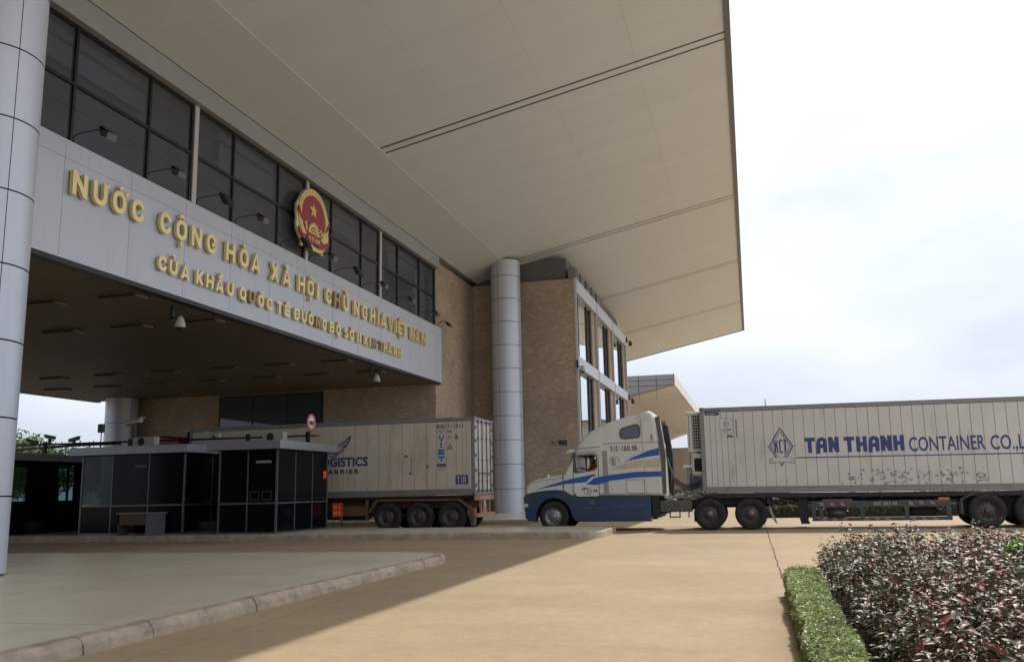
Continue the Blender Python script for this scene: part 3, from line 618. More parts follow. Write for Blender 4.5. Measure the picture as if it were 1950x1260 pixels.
# ------------------------------------------------------------------ floodlights on the band, dome cameras
fp = None
FL = [(17.3, 0, 'grey floodlight on a thin arm above the first letter N'), (20.1, 0, 'grey floodlight on a thin arm above the gap after the first gold word'), (22.4, 1, 'black floodlight on a thin arm at the first pale mullion past the column'),
      (24.5, 0, 'grey floodlight on a thin arm above the first letters of the third word'), (27.4, 1, 'black floodlight just left of the emblem foot'), (29.5, 0, 'grey floodlight just right of the emblem foot'), (31.7, 1, 'black floodlight two panes right of the emblem'),
      (34.4, 0, 'grey floodlight close to the pale mullion right of the emblem'), (37.6, 0, 'grey floodlight before the last glass panes'), (41.0, 0, 'grey floodlight in front of the last dark panes')]
for y, dk, lab in FL:
    k_ = 'b' if dk else 'g'
    fo = thing('floodlight', (-15.6, y, 10.1), lab, 'floodlight', 'floodlights above the sign band')
    mb = MB(); mb.tube([(.0, 0, 0), (.02, 0, .12), (.10, 0, .19), (.6, -.02, .22), (.95, -.02, .20)], .014, 6); mb.build('arm', MULL, fo)
    mb = MB(); mb.prism([(.86, .19), (1.16, .06), (1.12, -.10), (.92, -.02)] if not dk else [(.85, .2), (1.05, .17), (1.22, -.2), (.98, -.1)], 1, -.17, .17, .02, .03); mb.build('lamp_head', DARK if dk else FLOODM, fo)
    mb = MB(); mb.box(.9, 1.02, -.2, .2, .17, .21); mb.build('bracket', MULL, fo)
t = thing('floodlight', (-15.8, 44.75, 10.35), 'small dark floodlight on the brick wall at the end of the sign band', 'floodlight', 'floodlights above the sign band')
MB().tube([(0, 0, .1), (.25, 0, .2), (.45, 0, .12)], .02, 6).build('arm', MULL, t); MB().prism([(.35, .15), (.6, .05), (.75, -.2), (.5, -.1)], 1, -.13, .13, .02, .03).build('lamp_head', DARK, t)
def dome(loc, lab, m=CAMG, sc=1.):
    t = thing('dome_camera', loc, lab, 'camera', 'dome security cameras')
    mb = MB(); mb.box(-.06, .06, -.03, .03, -.02, .42*sc); mb.box(0, .3*sc, -.03, .03, .02, .07); mb.build('bracket', DGREY, t)
    mb = MB(); mb.lathe([(0, .10), (.05, .09), (.11, -.02), (.15, -.15), (.155, -.24), (.14, -.26)], (.3*sc, 0, 0), seg=16); mb.build('housing', m, t)
    mb = MB(); mb.ball((.3*sc, 0, -.26), .125, 14, (1, 1, .8)); mb.build('lens_dome', DARK, t); return t
dome((-16.3, 22.45, 6.63), 'white dome camera hanging below the sign band under the third gold word')
dome((-16.3, 36.9, 6.63), 'white dome camera hanging below the right end of the sign band')
dome((-9.4, 50.9, 8.45), 'white dome camera on the corner of the brick end wall beside the window wall')
dome((-9.3, 73.2, 8.6), 'dark dome camera at the far lower corner of the window wall', DGREY)
dome((-9.3, 73.2, 13.4), 'dark dome camera at the far upper corner of the window wall', DGREY)
t = thing('horn_speaker', (-11.1, 50.99, 4.25), 'small white horn loudspeaker beside the vent on the brick end wall', 'loudspeaker')
mb = MB(); mb.lathe([(.03, .0), (.05, .1), (.17, .28), (.19, .32)], (0, -.12, 0), axis=0, seg=14); mb.box(.02, .1, -.12, .0, -.03, .03); mb.build('horn', CAMG, t)
mb = MB((-10.45, 50.98, 4.1)); mb.box(-10.75, -10.12, 50.985, 50.94, 3.95, 3.91); mb.box(-10.75, -10.12, 50.985, 50.94, 4.27, 4.31); mb.box(-10.75, -10.71, 50.985, 50.94, 3.95, 4.27); mb.box(-10.16, -10.12, 50.985, 50.94, 3.95, 4.27)
vt = thing('wall_vent', (-10.45, 50.98, 4.1), 'small framed grille vent low on the brick end wall', 'vent'); mb.build('frame', CAMG, vt); MB((-10.45, 50.98, 4.1)).box(-10.71, -10.16, 50.99, 50.965, 3.95, 4.27).build('grille', DGREY, vt)
for z, lab in ((8.56, 'lower small vent on the brick strip beside the sign band'), (13.06, 'upper small vent on the brick strip beside the windows')):
    v_ = thing('wall_vent', (-15.79, 47, z), lab, 'vent'); mb = MB(); mb.box(-.005, .04, -.2, .2, -.09, .09); mb.build('cover', CAMG, v_)
    mb = MB()
    for q in range(3): mb.box(.041, .045, -.17, .17, -.06+q*.05, -.04+q*.05)
    mb.build('slot', DARK, v_)
# ------------------------------------------------------------------ booths on the island
def booth(o, x0, x1, y0, y1, label, clear_left=False, verts_front=(), verts_side=(), zt=2.97):
    O = (x1, y0, .2); t = thing('control_booth', O, label, 'booth', 'dark glazed control booths')
    d = .045; zb = .203
    mb = MB(O); fm = mat('booth frame', (.13, .145, .16), .4, .5, .1, 3)
    for x in (x0, x1):
        for y in (y0, y1): mb.box(x-d*1.4 if x == x1 else x, x if x == x1 else x+d*1.4, y if y == y0 else y-d*1.4, y+d*1.4 if y == y0 else y, zb, zt)
    for x in verts_front: mb.box(x-d/2, x+d/2, y0, y0+d, zb+.06, zt)
    for y in verts_side: mb.box(x1-d, x1, y-d/2, y+d/2, zb+.06, zt)
    for z in (zb, 1.17): mb.box(x0+.07, x1-.07, y0+.004, y0+d, z, z+.055); mb.box(x1-d, x1-.004, y0+.07, y1-.07, z, z+.055); mb.box(x0+.004, x0+d, y0+.07, y1-.07, z, z+.055)
    mb.build('frame', fm, t)
    mb = MB(O); xs = [x0+.07]+list(verts_front)+[x1-.07]
    for a, b in list(zip(xs[:-1], xs[1:]))[(1 if clear_left else 0):]:
        mb.box(a+.01, b-.01, y0+.02, y0+.03, zb+.06, 1.17); mb.box(a+.01, b-.01, y0+.02, y0+.03, 1.23, zt)
    ys = [y0+.07]+list(verts_side)+[y1-.07]
    for a, b in zip(ys[:-1], ys[1:]): mb.box(x1-.03, x1-.02, a+.01, b-.01, zb+.06, 1.17); mb.box(x1-.03, x1-.02, a+.01, b-.01, 1.23, zt)
    if clear_left: mb.box(xs[0], xs[1], y0+.02, y0+.03, zb+.06, 1.17)
    else: mb.box(x0+.02, x0+.03, y0+.1, y1-.1, zb, zt)
    mb.box(x0+.1, x1-.1, y1-.03, y1-.02, zb, zt); mb.build('dark_pane', BGL, t)
    if clear_left:
        mb = MB(O); mb.box(xs[0], xs[1]-.01, y0+.02, y0+.026, 1.23, zt); mb.build('clear_pane', BGLT, t); MB(O).box(x0+.02, x0+.026, y0+.1, y1-.1, 1.23, zt).build('clear_pane', BGLT, t)
        MB(O).box(x0+1.45, x0+1.5, y0+.1, y1-.1, zb, zt).build('partition', MULL, t)
    MB(O).box(x0+.1, x1-.1, y0+.1, y1-.1, .2, .23).build('floor_panel', DGREY, t)
    rf = MB(O).bbox(x0-.25, x1+.3, y0-.38, y1+.2, zt+.002, zt+.28, .008).build('roof', mat('booth roof edge', (.33, .35, .39), .4, .55, .05, 2), t)
    return t, O
b1, O1 = booth(None, -17.4, -15.2, 26.9, 30.6, 'dark glazed control booth nearest the yard with a red notice on its glass', verts_front=(-16.3,), verts_side=(28.15, 29.4))
mb = MB(O1); mb.box(-16.0, -15.42, 26.892, 26.898, 2.52, 2.60); mb.build('name_plate', mat('dull plate', (.32, .31, .28), .6), b1)
mb = MB(O1)
for a in (-16.2, -15.75):
    mb.box(a, a+.36, 26.889, 26.896, 1.30, 1.33); mb.box(a, a+.36, 26.889, 26.896, 1.57, 1.60); mb.box(a, a+.03, 26.889, 26.896, 1.33, 1.57); mb.box(a+.33, a+.36, 26.889, 26.896, 1.33, 1.57)
mb.build('counter_window', DGREY, b1)
mb = MB(O1); mb.box(-15.196, -15.188, 30.2, 30.48, 2.02, 2.3); nb = mb.build('notice', REDS, b1)
mb = MB(O1)
for z in (2.07, 2.18): text(mb, 'KHU' if z > 2.1 else 'CAM', 30.225, z, .075, .6, .2, lambda a, b, c: (-15.187+c, a, b))
clean_normals(mb.build('writing', YEL, nb))
b2, O2 = booth(None, -23.2, -18.95, 27.25, 30.6, 'long dark glazed control booth in the middle with a desk in front', clear_left=True, verts_front=(-21.9, -20.4), verts_side=(28.9,))
mb = MB(O2); mb.box(-21.0, -20.5, 27.235, 27.245, 2.52, 2.6); mb.build('name_plate', mat('dim plate', (.12, .12, .12), .6), b2)
# third booth: solid dark panels with see-through windows
O3 = (-26.5, 27, .2); b3 = thing('control_booth', O3, 'farthest control booth behind the big left column, with two pale see-through windows', 'booth', 'dark glazed control booths')
def wallwin(mb, x, wins, y0, y1, z0, z1, th):
    ys = sorted([y0, y1]+[q for w_ in wins for q in w_])
    for a, b in zip(ys[:-1], ys[1:]):
        if (a, b) in wins: mb.box(x, x-th, a, b, z0, 1.42); mb.box(x, x-th, a, b, 2.78, z1)
        else: mb.box(x, x-th, a, b, z0, z1)
wins = [(27.62, 28.30), (29.84, 30.75)]
mb = MB(O3); wallwin(mb, -26.5, wins, 26.9, 31.3, .2, 2.92, .06); mb.box(-26.56, -28.8, 26.9, 26.96, .2, 2.92); mb.box(-26.56, -28.8, 31.24, 31.3, .2, 1.3)
mb.build('wall', BGL, b3)
mb = MB(O3); wallwin(mb, -28.8, [(27.6, 33.0)], 26.96, 33.1, .2, 2.92, .05); mb.build('rear_wall', BGL, b3)
for a, b in wins: MB(O3).box(-26.52, -26.526, a, b, 1.42, 2.78).build('clear_pane', BGLT, b3)
MB(O3).bbox(-26.2, -29.1, 26.4, 31.7, 2.93, 3.2, .008).build('roof', mat('grey brown roof edge', (.17, .155, .155), .6, 0, .1, 2), b3)
# beam and pipe above the booths
pr = thing('overhead_pipe', (-20, 28.5, 3.3), 'long thin dark pipe carried on short posts over the booth roofs', 'pipe')
mb = MB((-20, 28.5, 3.3)); mb.tube([(-30, 28.5, 3.56), (-14.7, 28.5, 3.48)], .035, 8); mb.tube([(-30, 29.5, 3.42), (-24.3, 28.4, 3.46), (-22.4, 28.2, 3.46)], .05, 8); mb.build('rail', MULL, pr)
for x in (-26.0, -22.2, -17.3, -14.95):
    mb = MB((-20, 28.5, 3.3)); mb.box(x-.06, x+.06, 28.44, 28.56, 3.2 if x < -24 else 3.252, 3.62); mb.build('post', MULL, pr)
MB((-20, 28.5, 3.3)).tube([(-14.72, 28.5, 3.478), (-14.5, 28.5, 3.477)], .037, 8).build('end_cap', mat('faded red cap', (.35, .08, .08), .6), pr)
# speed limit sign on the pipe
so_ = (-14.95, 28.5, 3.3)
sg = thing('speed_limit_sign', so_, 'round white traffic sign with red ring reading 5km/h above the booth roof', 'traffic sign')
mb = MB(so_); mb.lathe([(0, .02), (.235, .02), (.235, 0)], (-14.86, 28.55, 3.93), axis=0, seg=36); mb.build('face', SIGNW, sg)
mb = MB(so_); mb.lathe([(.232, .03), (.31, .03), (.315, .0), (0, -.01)], (-14.865, 28.55, 3.93), axis=0, seg=36); mb.build('ring', SIGNR, sg)
mb = MB(so_); text(mb, '5KM/H', 28.36, 3.86, .14, .42, .15, lambda a, b, c: (-14.835+c, a, b), gap=.10); clean_normals(mb.build('writing', BLACKL, sg))
mb = MB(so_); mb.tube([(-14.9, 28.55, 3.3), (-14.9, 28.55, 3.9)], .022, 8); mb.build('post', MULL, sg)
# air conditioners on booth roofs
def ac(o, lab, w_=.8):
    t = thing('air_conditioner', o, lab, 'air conditioner')
    MB().bbox(-w_/2, w_/2, -.15, .15, .03, .36, .015).build('casing', ACM, t)
    mb = MB(); mb.lathe([(0, -.012), (.13, -.012), (.145, 0)], (-.1, -.15, .19), axis=1, seg=20); mb.build('fan_grille', DARK, t)
    mb = MB(); mb.box(-w_/2+.05, -w_/2+.12, -.14, .14, 0, .03); mb.box(w_/2-.12, w_/2-.05, -.14, .14, 0, .03); mb.build('foot', MULL, t); return t
ac((-15.95, 28.0, 3.252), 'cream outdoor air conditioner on the roof of the booth nearest the yard')
ac((-21.0, 27.8, 3.252), 'cream outdoor air conditioner on the roof of the middle booth', .9)
# bullet cameras and antenna
def bullet(o, ang, lab, m, h=.3, sc=1.):
    t = thing('bullet_camera', o, lab, 'camera', 'box cameras above the booths', rot=(0, 0, R(ang)))
    MB().box(-.04, .04, -.04, .04, 0, h).build('post', MULL, t)
    mb = MB(); c = MB()
    v = [(-.25*sc, h+.14*sc), (.25*sc, h+.05*sc), (.24*sc, h-.06*sc+.02), (-.23*sc, h+.03*sc)]
    mb.prism(v, 1, -.07*sc, .07*sc, .01, .02); mb.build('housing', m, t)
    MB().prism([(-.3*sc, h+.17*sc), (.22*sc, h+.075*sc), (.22*sc, h+.06*sc), (-.3*sc, h+.15*sc)], 1, -.09*sc, .09*sc).build('sun_shield', m, t); return t
bullet((-26.6, 28.5, 3.56), 0, 'leftmost dark box camera on the overhead pipe', DGREY, .06)
bullet((-25.8, 28.5, 3.56), -8, 'dark box camera on a taller post, second from the left column', DGREY, .2)
bullet((-24.7, 28.5, 3.55), 170, 'dark box camera facing left, third along the overhead pipe', DGREY, .08)
bullet((-22.1, 28.5, 3.55), 175, 'large pale box camera on a thick post before the inner brick wall', CAMG, .62, 1.4)
bullet((-18.7, 28.5, 3.52), 0, 'white box camera between the two nearer booth roofs', CAMG, .1, 1.1)
an = thing('antenna_box', (-23.5, 28.5, 3.2), 'small dark box on a thin upright pole beside the rear column', 'antenna')
MB((-23.5, 28.5, 3.2)).tube([(-23.5, 28.5, 3.2), (-23.5, 28.5, 3.95)], .02, 6).build('pole', MULL, an); MB((-23.5, 28.5, 3.2)).bbox(-23.62, -23.40, 28.42, 28.58, 3.9, 4.22, .02).build('box', DGREY, an)
# desk
do_ = (-20.3, 26.85, .203); dk = thing('desk', do_, 'worn wooden office desk with a grey end panel in front of the middle booth', 'desk')
MB(do_).box(-21.1, -19.5, 26.55, 27.15, .93, .96).build('desk_top', mat('desk laminate', (.30, .29, .25), .5), dk)
MB(do_).box(-21.05, -19.95, 26.6, 26.63, .55, .928).build('modesty_panel', WOOD, dk)
MB(do_).box(-19.93, -19.55, 26.58, 27.12, .203, .928).build('cabinet', mat('greenish grey laminate', (.11, .13, .14), .5), dk)
MB(do_).box(-21.05, -21.0, 26.6, 27.1, .203, .928).build('leg', WOOD, dk)
# red notice board on a stand
ro = (-15.05, 30.5, .2); rs = thing('warning_board', ro, 'small red board with yellow writing on a stand behind the nearest booth', 'sign')
mb = MB(ro); mb.box(-15.0, -14.60, 30.62, 30.64, .62, 1.12); mb.build('board', REDS, rs)
mb = MB(ro); pz = lambda a, b, c: (a, 30.618-c, b); text(mb, 'XE II', -14.95, .90, .12, .5, .16, pz); text(mb, 'XIN DI', -14.97, .70, .13, .42, .14, pz, gap=.1); clean_normals(mb.build('writing', YEL, rs))
mb = MB(ro); mb.tube([(-14.98, 30.65, .2), (-14.98, 30.65, .64)], .012, 6); mb.tube([(-14.63, 30.65, .2), (-14.63, 30.65, .64)], .012, 6); mb.build('stand', MULL, rs)

# ------------------------------------------------------------------ vehicles
def wheel(parent, o, cx, y, cz, r, wid=.28, alloy=False, far=False, label=None):
    """wheel with its outer face at y looking to -y (or +y when far)"""
    s = -1 if not far else 1; f = lambda prof: [(a, s*-h) for a, h in prof]
    hub = MB(o); hub.lathe(f([(0, -.02), (.05, -.02), (.09, .0), (.10, .06)]), (cx, y, cz), axis=1, seg=16)
    for k in range(8):
        a = 2*math.pi*k/8; hub.ball((cx+.135*r/.5*math.cos(a), y+s*-.062, cz+.135*r/.5*math.sin(a)), .014, 6)
    h = hub.build('wheel', RIMA if alloy else RIMM, parent)
    rim = MB(o); rim.lathe(f([(.09, .07), (.17*r/.5, .065), (.20*r/.5, .11), (.262*r/.5, .10), (.285*r/.5, .012), (.30*r/.5, 0)]), (cx, y, cz), axis=1, seg=32)
    rr = rim.build('rim', RIMA if alloy else RIMM, h)
    hole = MB(o)
    for k in range(10):
        a = 2*math.pi*(k+.5)/10; c_ = (cx+.228*r/.5*math.cos(a), y-s*.10, cz+.228*r/.5*math.sin(a)); hole.lathe(f([(0, -.004), (.019*r/.5, -.004), (.019*r/.5, .01)]), c_, axis=1, seg=10)
    hole.build('hand_hole', DARK, h)
    ty = MB(o); ty.lathe(f([(.29*r/.5, .03), (.30*r/.5, -.005), (r*.80, -.02), (r*.93, -.005), (r*.985, .025), (r, .05), (r, wid-.05), (r*.985, wid-.02), (r*.93, wid), (.3*r/.5, wid-.02)]), (cx, y, cz), axis=1, seg=48)
    ty.build('tyre', RUBBER, h); return h
def hull_strip(o, name, m, parent, pts, y, th=.004, label=None):
    mb = MB(o); mb.prism(pts, 1, y-th, y+.001); q = clean_normals(mb.build(name, m, parent))
    if label: q['label'] = label
    return q
# --- blue and white tractor
TO = (-5, 32.4, 0); YN, YF = 31.2, 33.62
tr = thing('truck_tractor', TO, 'white bonneted truck tractor with blue stripes and blue skirts, pulling the white container', 'truck')
body = [(-7.80, 1.20), (-7.82, 1.45), (-7.77, 1.60), (-7.66, 1.71), (-7.45, 1.79), (-7.08, 1.87), (-6.39, 1.985), (-6.35, 2.09), (-6.2, 2.36), (-6.04, 2.70), (-5.97, 2.82), (-5.85, 3.00), (-5.67, 3.23), (-5.41, 3.44), (-5.04, 3.62), (-4.68, 3.76), (-4.15, 3.90), (-3.62, 4.0), (-3.45, 4.07), (-3.34, 4.09), (-3.24, 4.06), (-3.17, 3.97), (-3.12, 3.83), (-3.08, 3.59), (-3.01, 2.95), (-2.94, 2.21), (-2.93, 1.15)]
cab = clean_normals(MB(TO).prism(body, 1, YN, YF, .10, .16).build('cab_body', WHITE, tr))
def cut(o, cutter):
    md = o.modifiers.new('b', 'BOOLEAN'); md.object = cutter; md.operation = 'DIFFERENCE'; md.solver = 'EXACT'
    dg = bpy.context.evaluated_depsgraph_get(); me = bpy.data.meshes.new_from_object(o.evaluated_get(dg)); o.modifiers.clear(); old = o.data; o.data = me; bpy.data.meshes.remove(old)
    c = cutter.data; bpy.data.objects.remove(cutter); bpy.data.meshes.remove(c)
bpy.context.view_layer.update()
win = [(-5.96, 2.02), (-5.93, 2.60), (-5.30, 2.62), (-5.22, 2.55), (-5.21, 2.20), (-5.30, 2.10)]
def abscut(mbx): q = mbx.build('cutter', DARK); clean_normals(q); bpy.context.view_layer.update(); cut(cab, q)
cab.parent = None; cab.location = TO; bpy.context.view_layer.update()
abscut(MB(TO).box(-6.0, -4.7, YN+.1, YF-.1, 1.3, 2.72)); abscut(MB(TO).prism(win, 1, YN-.3, YF+.3))
cab.parent = tr; cab.location = (0, 0, 0)
for p_ in cab.data.polygons: p_.use_smooth = False
MB(TO).box(-5.99, -4.71, YN+.105, YF-.105, 1.305, 1.33).build('cab_floor', DARK, tr)
mb = MB(TO); mb.box(-4.98, -4.72, YN+.12, YF-.12, 1.33, 2.70); mb.build('cab_lining', DARK, tr)
for y in (31.55, 32.85):
    mb = MB(TO); mb.bbox(-5.3, -5.12, y, y+.5, 1.75, 2.52, .05); mb.bbox(-5.55, -5.1, y, y+.5, 1.6, 1.78, .04); mb.build('seat', DGREY, tr)
blue = [(-7.79, 1.29), (-7.53, 1.36), (-7.09, 1.42), (-6.66, 1.44), (-6.37, 1.4), (-6.16, 1.27), (-6.02, 1.17), (-3.36, 1.17), (-3.38, .31), (-6.01, .33), (-6.12, .50), (-6.20, .78), (-6.36, .99), (-6.58, 1.11), (-6.82, 1.14), (-7.08, 1.07), (-7.28, .90), (-7.40, .65), (-7.45, .34), (-7.74, .38), (-7.83, .70), (-7.86, 1.08)]
for a, b in ((YN-.05, YN+.42), (YF-.42, YF+.05)): clean_normals(MB(TO).prism(blue, 1, a, b, .03, .05).build('fender_and_skirt', BLUE, tr))
clean_normals(MB(TO).prism([(-7.86, .45), (-7.9, 1.1), (-7.8, 1.3), (-7.6, 1.3), (-7.6, .45)], 1, YN+.15, YF-.15, .03, .05).build('bumper', BLUE, tr))
MB(TO).box(-7.45, -2.9, YN+.45, YF-.45, .55, 1.18).build('engine_and_frame', CHAS, tr)
for y, s_ in ((YN-.055, 1), (YF+.055, -1)):
    h = clean_normals(MB(TO).prism([(-7.86, 1.18), (-7.80, 1.27), (-7.73, 1.26), (-7.70, 1.0), (-7.84, .97)], 1, min(y, y+s_*.1), max(y, y+s_*.1), .01, .02).build('headlight', mat('dark lamp', (.05, .05, .055), .15), tr))
    MB(TO).prism([(-7.855, .96), (-7.70, .97), (-7.69, .87), (-7.80, .85)], 1, min(y, y+s_*.08), max(y, y+s_*.08)).build('indicator', mat('clear lamp', (.5, .5, .5), .2), tr)
ht = mat('pale blue lines', (.12, .17, .22), .5, 0, .3, 8)  # colour of the pale thin lines on the blue skirt
hull_strip(TO, 'skirt_line', ht, tr, [(-5.7, .80), (-4.85, .80), (-4.85, .79), (-5.7, .785)], YN-.05)
hull_strip(TO, 'skirt_line', ht, tr, [(-4.7, .86), (-3.6, .87), (-3.6, .855), (-4.7, .85)], YN-.05)
hull_strip(TO, 'step_plate', mat('dull step', (.10, .085, .07), .6), tr, [(-5.5, .9), (-5.3, .9), (-5.3, 1.04), (-5.5, 1.04)], YN-.05, .012)
seamm = BLACKL
def seamline(pts, t_=.018, nm='door_seam', y=YN): mb = MB(TO); ribbon(mb, pts, t_, lambda a, b, c: (a, y-c, b), 0, .003); q = clean_normals(mb.build(nm, seamm, tr)); return q
dr = hull_strip(TO, 'door', WHITE, tr, [(-6.03, 1.36), (-5.93, 1.19), (-5.16, 1.19), (-5.165, 1.98), (-5.98, 1.98)], YN, .012)
seamline([(-6.02, 2.68), (-6.07, 1.36), (-5.945, 1.17), (-5.145, 1.17), (-5.145, 2.6), (-5.27, 2.7), (-6.02, 2.69)], .022)
seamline([(-5.95, 2.0), (-5.955, 2.62), (-5.29, 2.64), (-5.2, 2.56), (-5.19, 2.18), (-5.29, 2.08), (-5.95, 2.0)], .03, 'window_rubber')
hull_strip(TO, 'quarter_post', FLOODM, tr, [(-6.05, 2.02), (-5.95, 2.02), (-5.93, 2.66), (-6.02, 2.66)], YN, .02)
clean_normals(MB(TO).prism([(-6.30, 1.99), (-6.22, 1.99), (-6.0, 2.62), (-6.0, 2.7), (-6.06, 2.66)], 1, YN+.03, YF-.03).build('windscreen', GLZ, tr))
clean_normals(MB(TO).prism([(-5.93, 2.80), (-5.5, 2.92), (-5.0, 2.99), (-5.0, 2.76), (-5.9, 2.76), (-6.02, 2.72), (-6.26, 2.68), (-6.28, 2.74), (-6.10, 2.84)], 1, YN-.03, YF+.03, .02, .04).build('sun_visor', WHITE, tr))
seamline([(-5.96, 2.765), (-5.85, 2.84), (-5.05, 2.9)], .02, 'visor_groove', YN-.031)
seamline([(-5.0, 2.955), (-4.7, 3.0), (-3.02, 2.99)], .016, 'roof_seam')
seamline([(-7.7, 1.62), (-7.2, 1.77), (-6.4, 1.87)], .012, 'bonnet_seam'); seamline([(-6.42, 1.97), (-6.42, 1.2)], .035, 'bonnet_gap')
seamline([(-4.19, 1.72), (-3.6, 1.72), (-3.57, 1.68), (-3.57, 1.27), (-4.1, 1.26), (-4.2, 1.4), (-4.19, 1.72)], .016, 'locker_seam')
seamline([(-4.0, 2.28), (-3.86, 2.28), (-3.86, 2.52), (-3.98, 2.52), (-4.0, 2.28)], .012, 'filler_flap')
seamline([(-3.5, 1.25), (-3.62, 3.95)], .008, 'rivet_seam')
hull_strip(TO, 'door_side_strip', mat('brownish grey paint', (.30, .27, .235), .5, 0, .15, 6), tr, [(-4.98, 1.22), (-4.80, 1.22), (-4.82, 2.74), (-5.0, 2.74)], YN, .002, 'darker upright strip behind the door')  # thin brownish grey strip beside the door
for nm, pts, m_ in (('stripe', [(-7.38, 1.47), (-6.43, 1.73), (-6.09, 1.81), (-5.28, 1.95), (-5.6, 1.68), (-6.08, 1.65), (-6.4, 1.62), (-6.98, 1.53)], BLUES),
        ('stripe', [(-5.58, 1.61), (-5.29, 1.82), (-4.72, 1.91), (-3.88, 1.99), (-2.97, 1.99), (-2.96, 1.82), (-3.89, 1.8), (-4.73, 1.71), (-5.12, 1.6), (-5.3, 1.57)], BLUES),
        ('stripe', [(-4.23, 2.34), (-3.86, 2.51), (-3.4, 2.7), (-3.02, 2.79), (-3.02, 2.54), (-3.52, 2.48), (-3.93, 2.41)], BLUES),
        ('stripe', [(-4.72, 2.09), (-4.22, 2.28), (-3.66, 2.38), (-3.0, 2.45), (-3.0, 2.13), (-3.67, 2.15), (-4.23, 2.11)], BEIGE),
        ('stripe', [(-5.8, 1.4), (-5.7, 1.5), (-5.5, 1.48)], BLUES)):
    hull_strip(TO, nm, m_, tr, pts, YN-.013 if min(p_[0] for p_ in pts) < -5 else YN, .004, 'beige stripe' if m_ is BEIGE else 'blue stripe')
pz = lambda a, b, c: (a, YN-.001-c, b)
mb = MB(TO); text(mb, '51C-160.96', -4.70, 2.715, .19, .44, .135, pz, gap=.115); clean_normals(mb.build('plate_number', BLACKL, tr))
mb = MB(TO)
for k in range(11): a = R(200-k*22); x, z = -4.57+.17*math.cos(a), 2.38+.15*math.sin(a); mb.add([pz(x-.014, z-.014, .003), pz(x+.014, z-.014, .003), pz(x+.014, z+.016, .003), pz(x-.014, z+.016, .003)], [(0, 1, 2, 3)])
for z in (2.44, 2.39, 2.34, 2.28, 2.235): text(mb, 'XEKCT' if z != 2.28 else 'TPHCM', -4.68, z, .03, .95, .25, pz)
mb.build('company_stamp', BLACKL, tr)
mb = MB(TO); pz2 = lambda a, b, c: (a, YN-.014-c, b); ribbon(mb, [(-5.55+.13*math.cos(R(a)), 1.36+.115*math.sin(R(a))) for a in range(0, 361, 20)], .012, pz2, 0, .003); text(mb, '71', -5.59, 1.29, .13, .4, .15, pz2); text(mb, 'FX', -5.33, 1.33, .08, .7, .3, pz2); clean_normals(mb.build('door_mark', BLACKL, tr))
mb = MB(TO)
for i in range(5): text(mb, 'ABE', -3.30, 3.05+i*.045, .03, .9, .3, pz)
mb.build('red_stamp', REDL, tr)
for y in (YN, YF):
    s_ = -1 if y == YN else 1
    sw = [(-4.33, 3.43), (-4.23, 3.51), (-3.81, 3.62), (-3.70, 3.60), (-3.65, 3.52), (-3.65, 3.26), (-3.70, 3.17), (-4.20, 3.14), (-4.30, 3.18), (-4.34, 3.28)]
    clean_normals(MB(TO).prism(sw, 1, min(y, y+s_*.012), max(y, y+s_*.012)).build('sleeper_window', GLZ, tr))
    mb = MB(TO); ribbon(mb, sw+[sw[0]], .03, lambda a, b, c: (a, y+s_*c, b), 0, .02); clean_normals(mb.build('window_rubber', BLACKL, tr))
for y0, y1 in ((YN+.01, YN+.06), (YF-.06, YF-.01)): clean_normals(MB(TO).prism([(-3.12, 3.86), (-2.95, 3.88), (-2.92, 3.58), (-2.80, 2.55), (-2.83, 1.23), (-2.93, 1.2), (-2.93, 2.2), (-3.0, 2.95), (-3.08, 3.59)], 1, y0, y1).build('side_extender', FLOODM, tr))
clean_normals(MB(TO).prism([(-2.88, 3.58), (-2.71, 3.57), (-2.58, 2.55), (-2.60, 1.25), (-2.76, 1.25), (-2.78, 2.6)], 1, YN+.25, YN+.6).build('exhaust_stack', CHAS, tr))
mb = MB(TO); mb.tube([(-2.66, YN+.2, 1.5), (-2.62, YN+.2, 2.0), (-2.7, YN+.2, 2.2), (-2.75, YN+.2, 2.45)], .02, 8); mb.build('grab_rail', RIMA, tr)
MB(TO).lathe([(.02, 0), (.035, .05), (.03, .1), (0, .13)], (-7.0, YN+.25, 1.87), seg=10).build('marker_lamp', mat('white lamp', (.85, .85, .85), .2), tr)
# tractor frame behind the cab
for y in (31.95, 32.75): MB(TO).box(-3.4, .62, y, y+.09, .72, .98).build('frame_rail', CHAS, tr)
mb = MB(TO); mb.bbox(-3.08, -2.0, YN+.05, YN+.55, .61, 1.0, .03); q = mb.build('tool_box', mat('greasy grey box', (.085, .085, .08), .55, .2, .3, 4), tr)
MB(TO).box(-3.34, -3.09, YN+.1, YF-.1, .43, 1.14).build('battery_box', CHAS, tr)
mb = MB(TO)
for x in (-2.75, -2.42, -2.12): mb.box(x-.02, x+.02, YN+.1, YN+.14, .42, .62)
mb.box(-2.77, -2.40, YN+.1, YN+.14, .42, .46); mb.build('step', CHAS, tr)
MB(TO).box(-2.05, .65, 31.6, 33.2, .80, 1.06).build('cross_frame', CHAS, tr)
for x in (-1.41, -.07):
    for y0, y1 in ((YN-.0, YN+.5), (YF-.5, YF)):
        mb = MB(TO); mb.lathe([(.60, y1-y0), (.60, 0), (.575, 0), (.575, y1-y0)], (x, y0, .53), axis=1, seg=14, a0=R(38), a1=R(142)); clean_normals(mb.build('mudguard', CHAS, tr))
mb = MB(TO); mb.prism([(.48, 1.05), (.60, .95), (.60, .78), (.44, .86)], 1, YN, YN+.5); clean_normals(mb.build('mudguard', CHAS, tr))
clean_normals(MB(TO).prism([(.54, .80), (.60, .60), (.76, .18), (.66, .24), (.52, .6)], 1, YN, YN+.45).build('mud_flap', mat('pale flap', (.33, .29, .27), .7), tr))
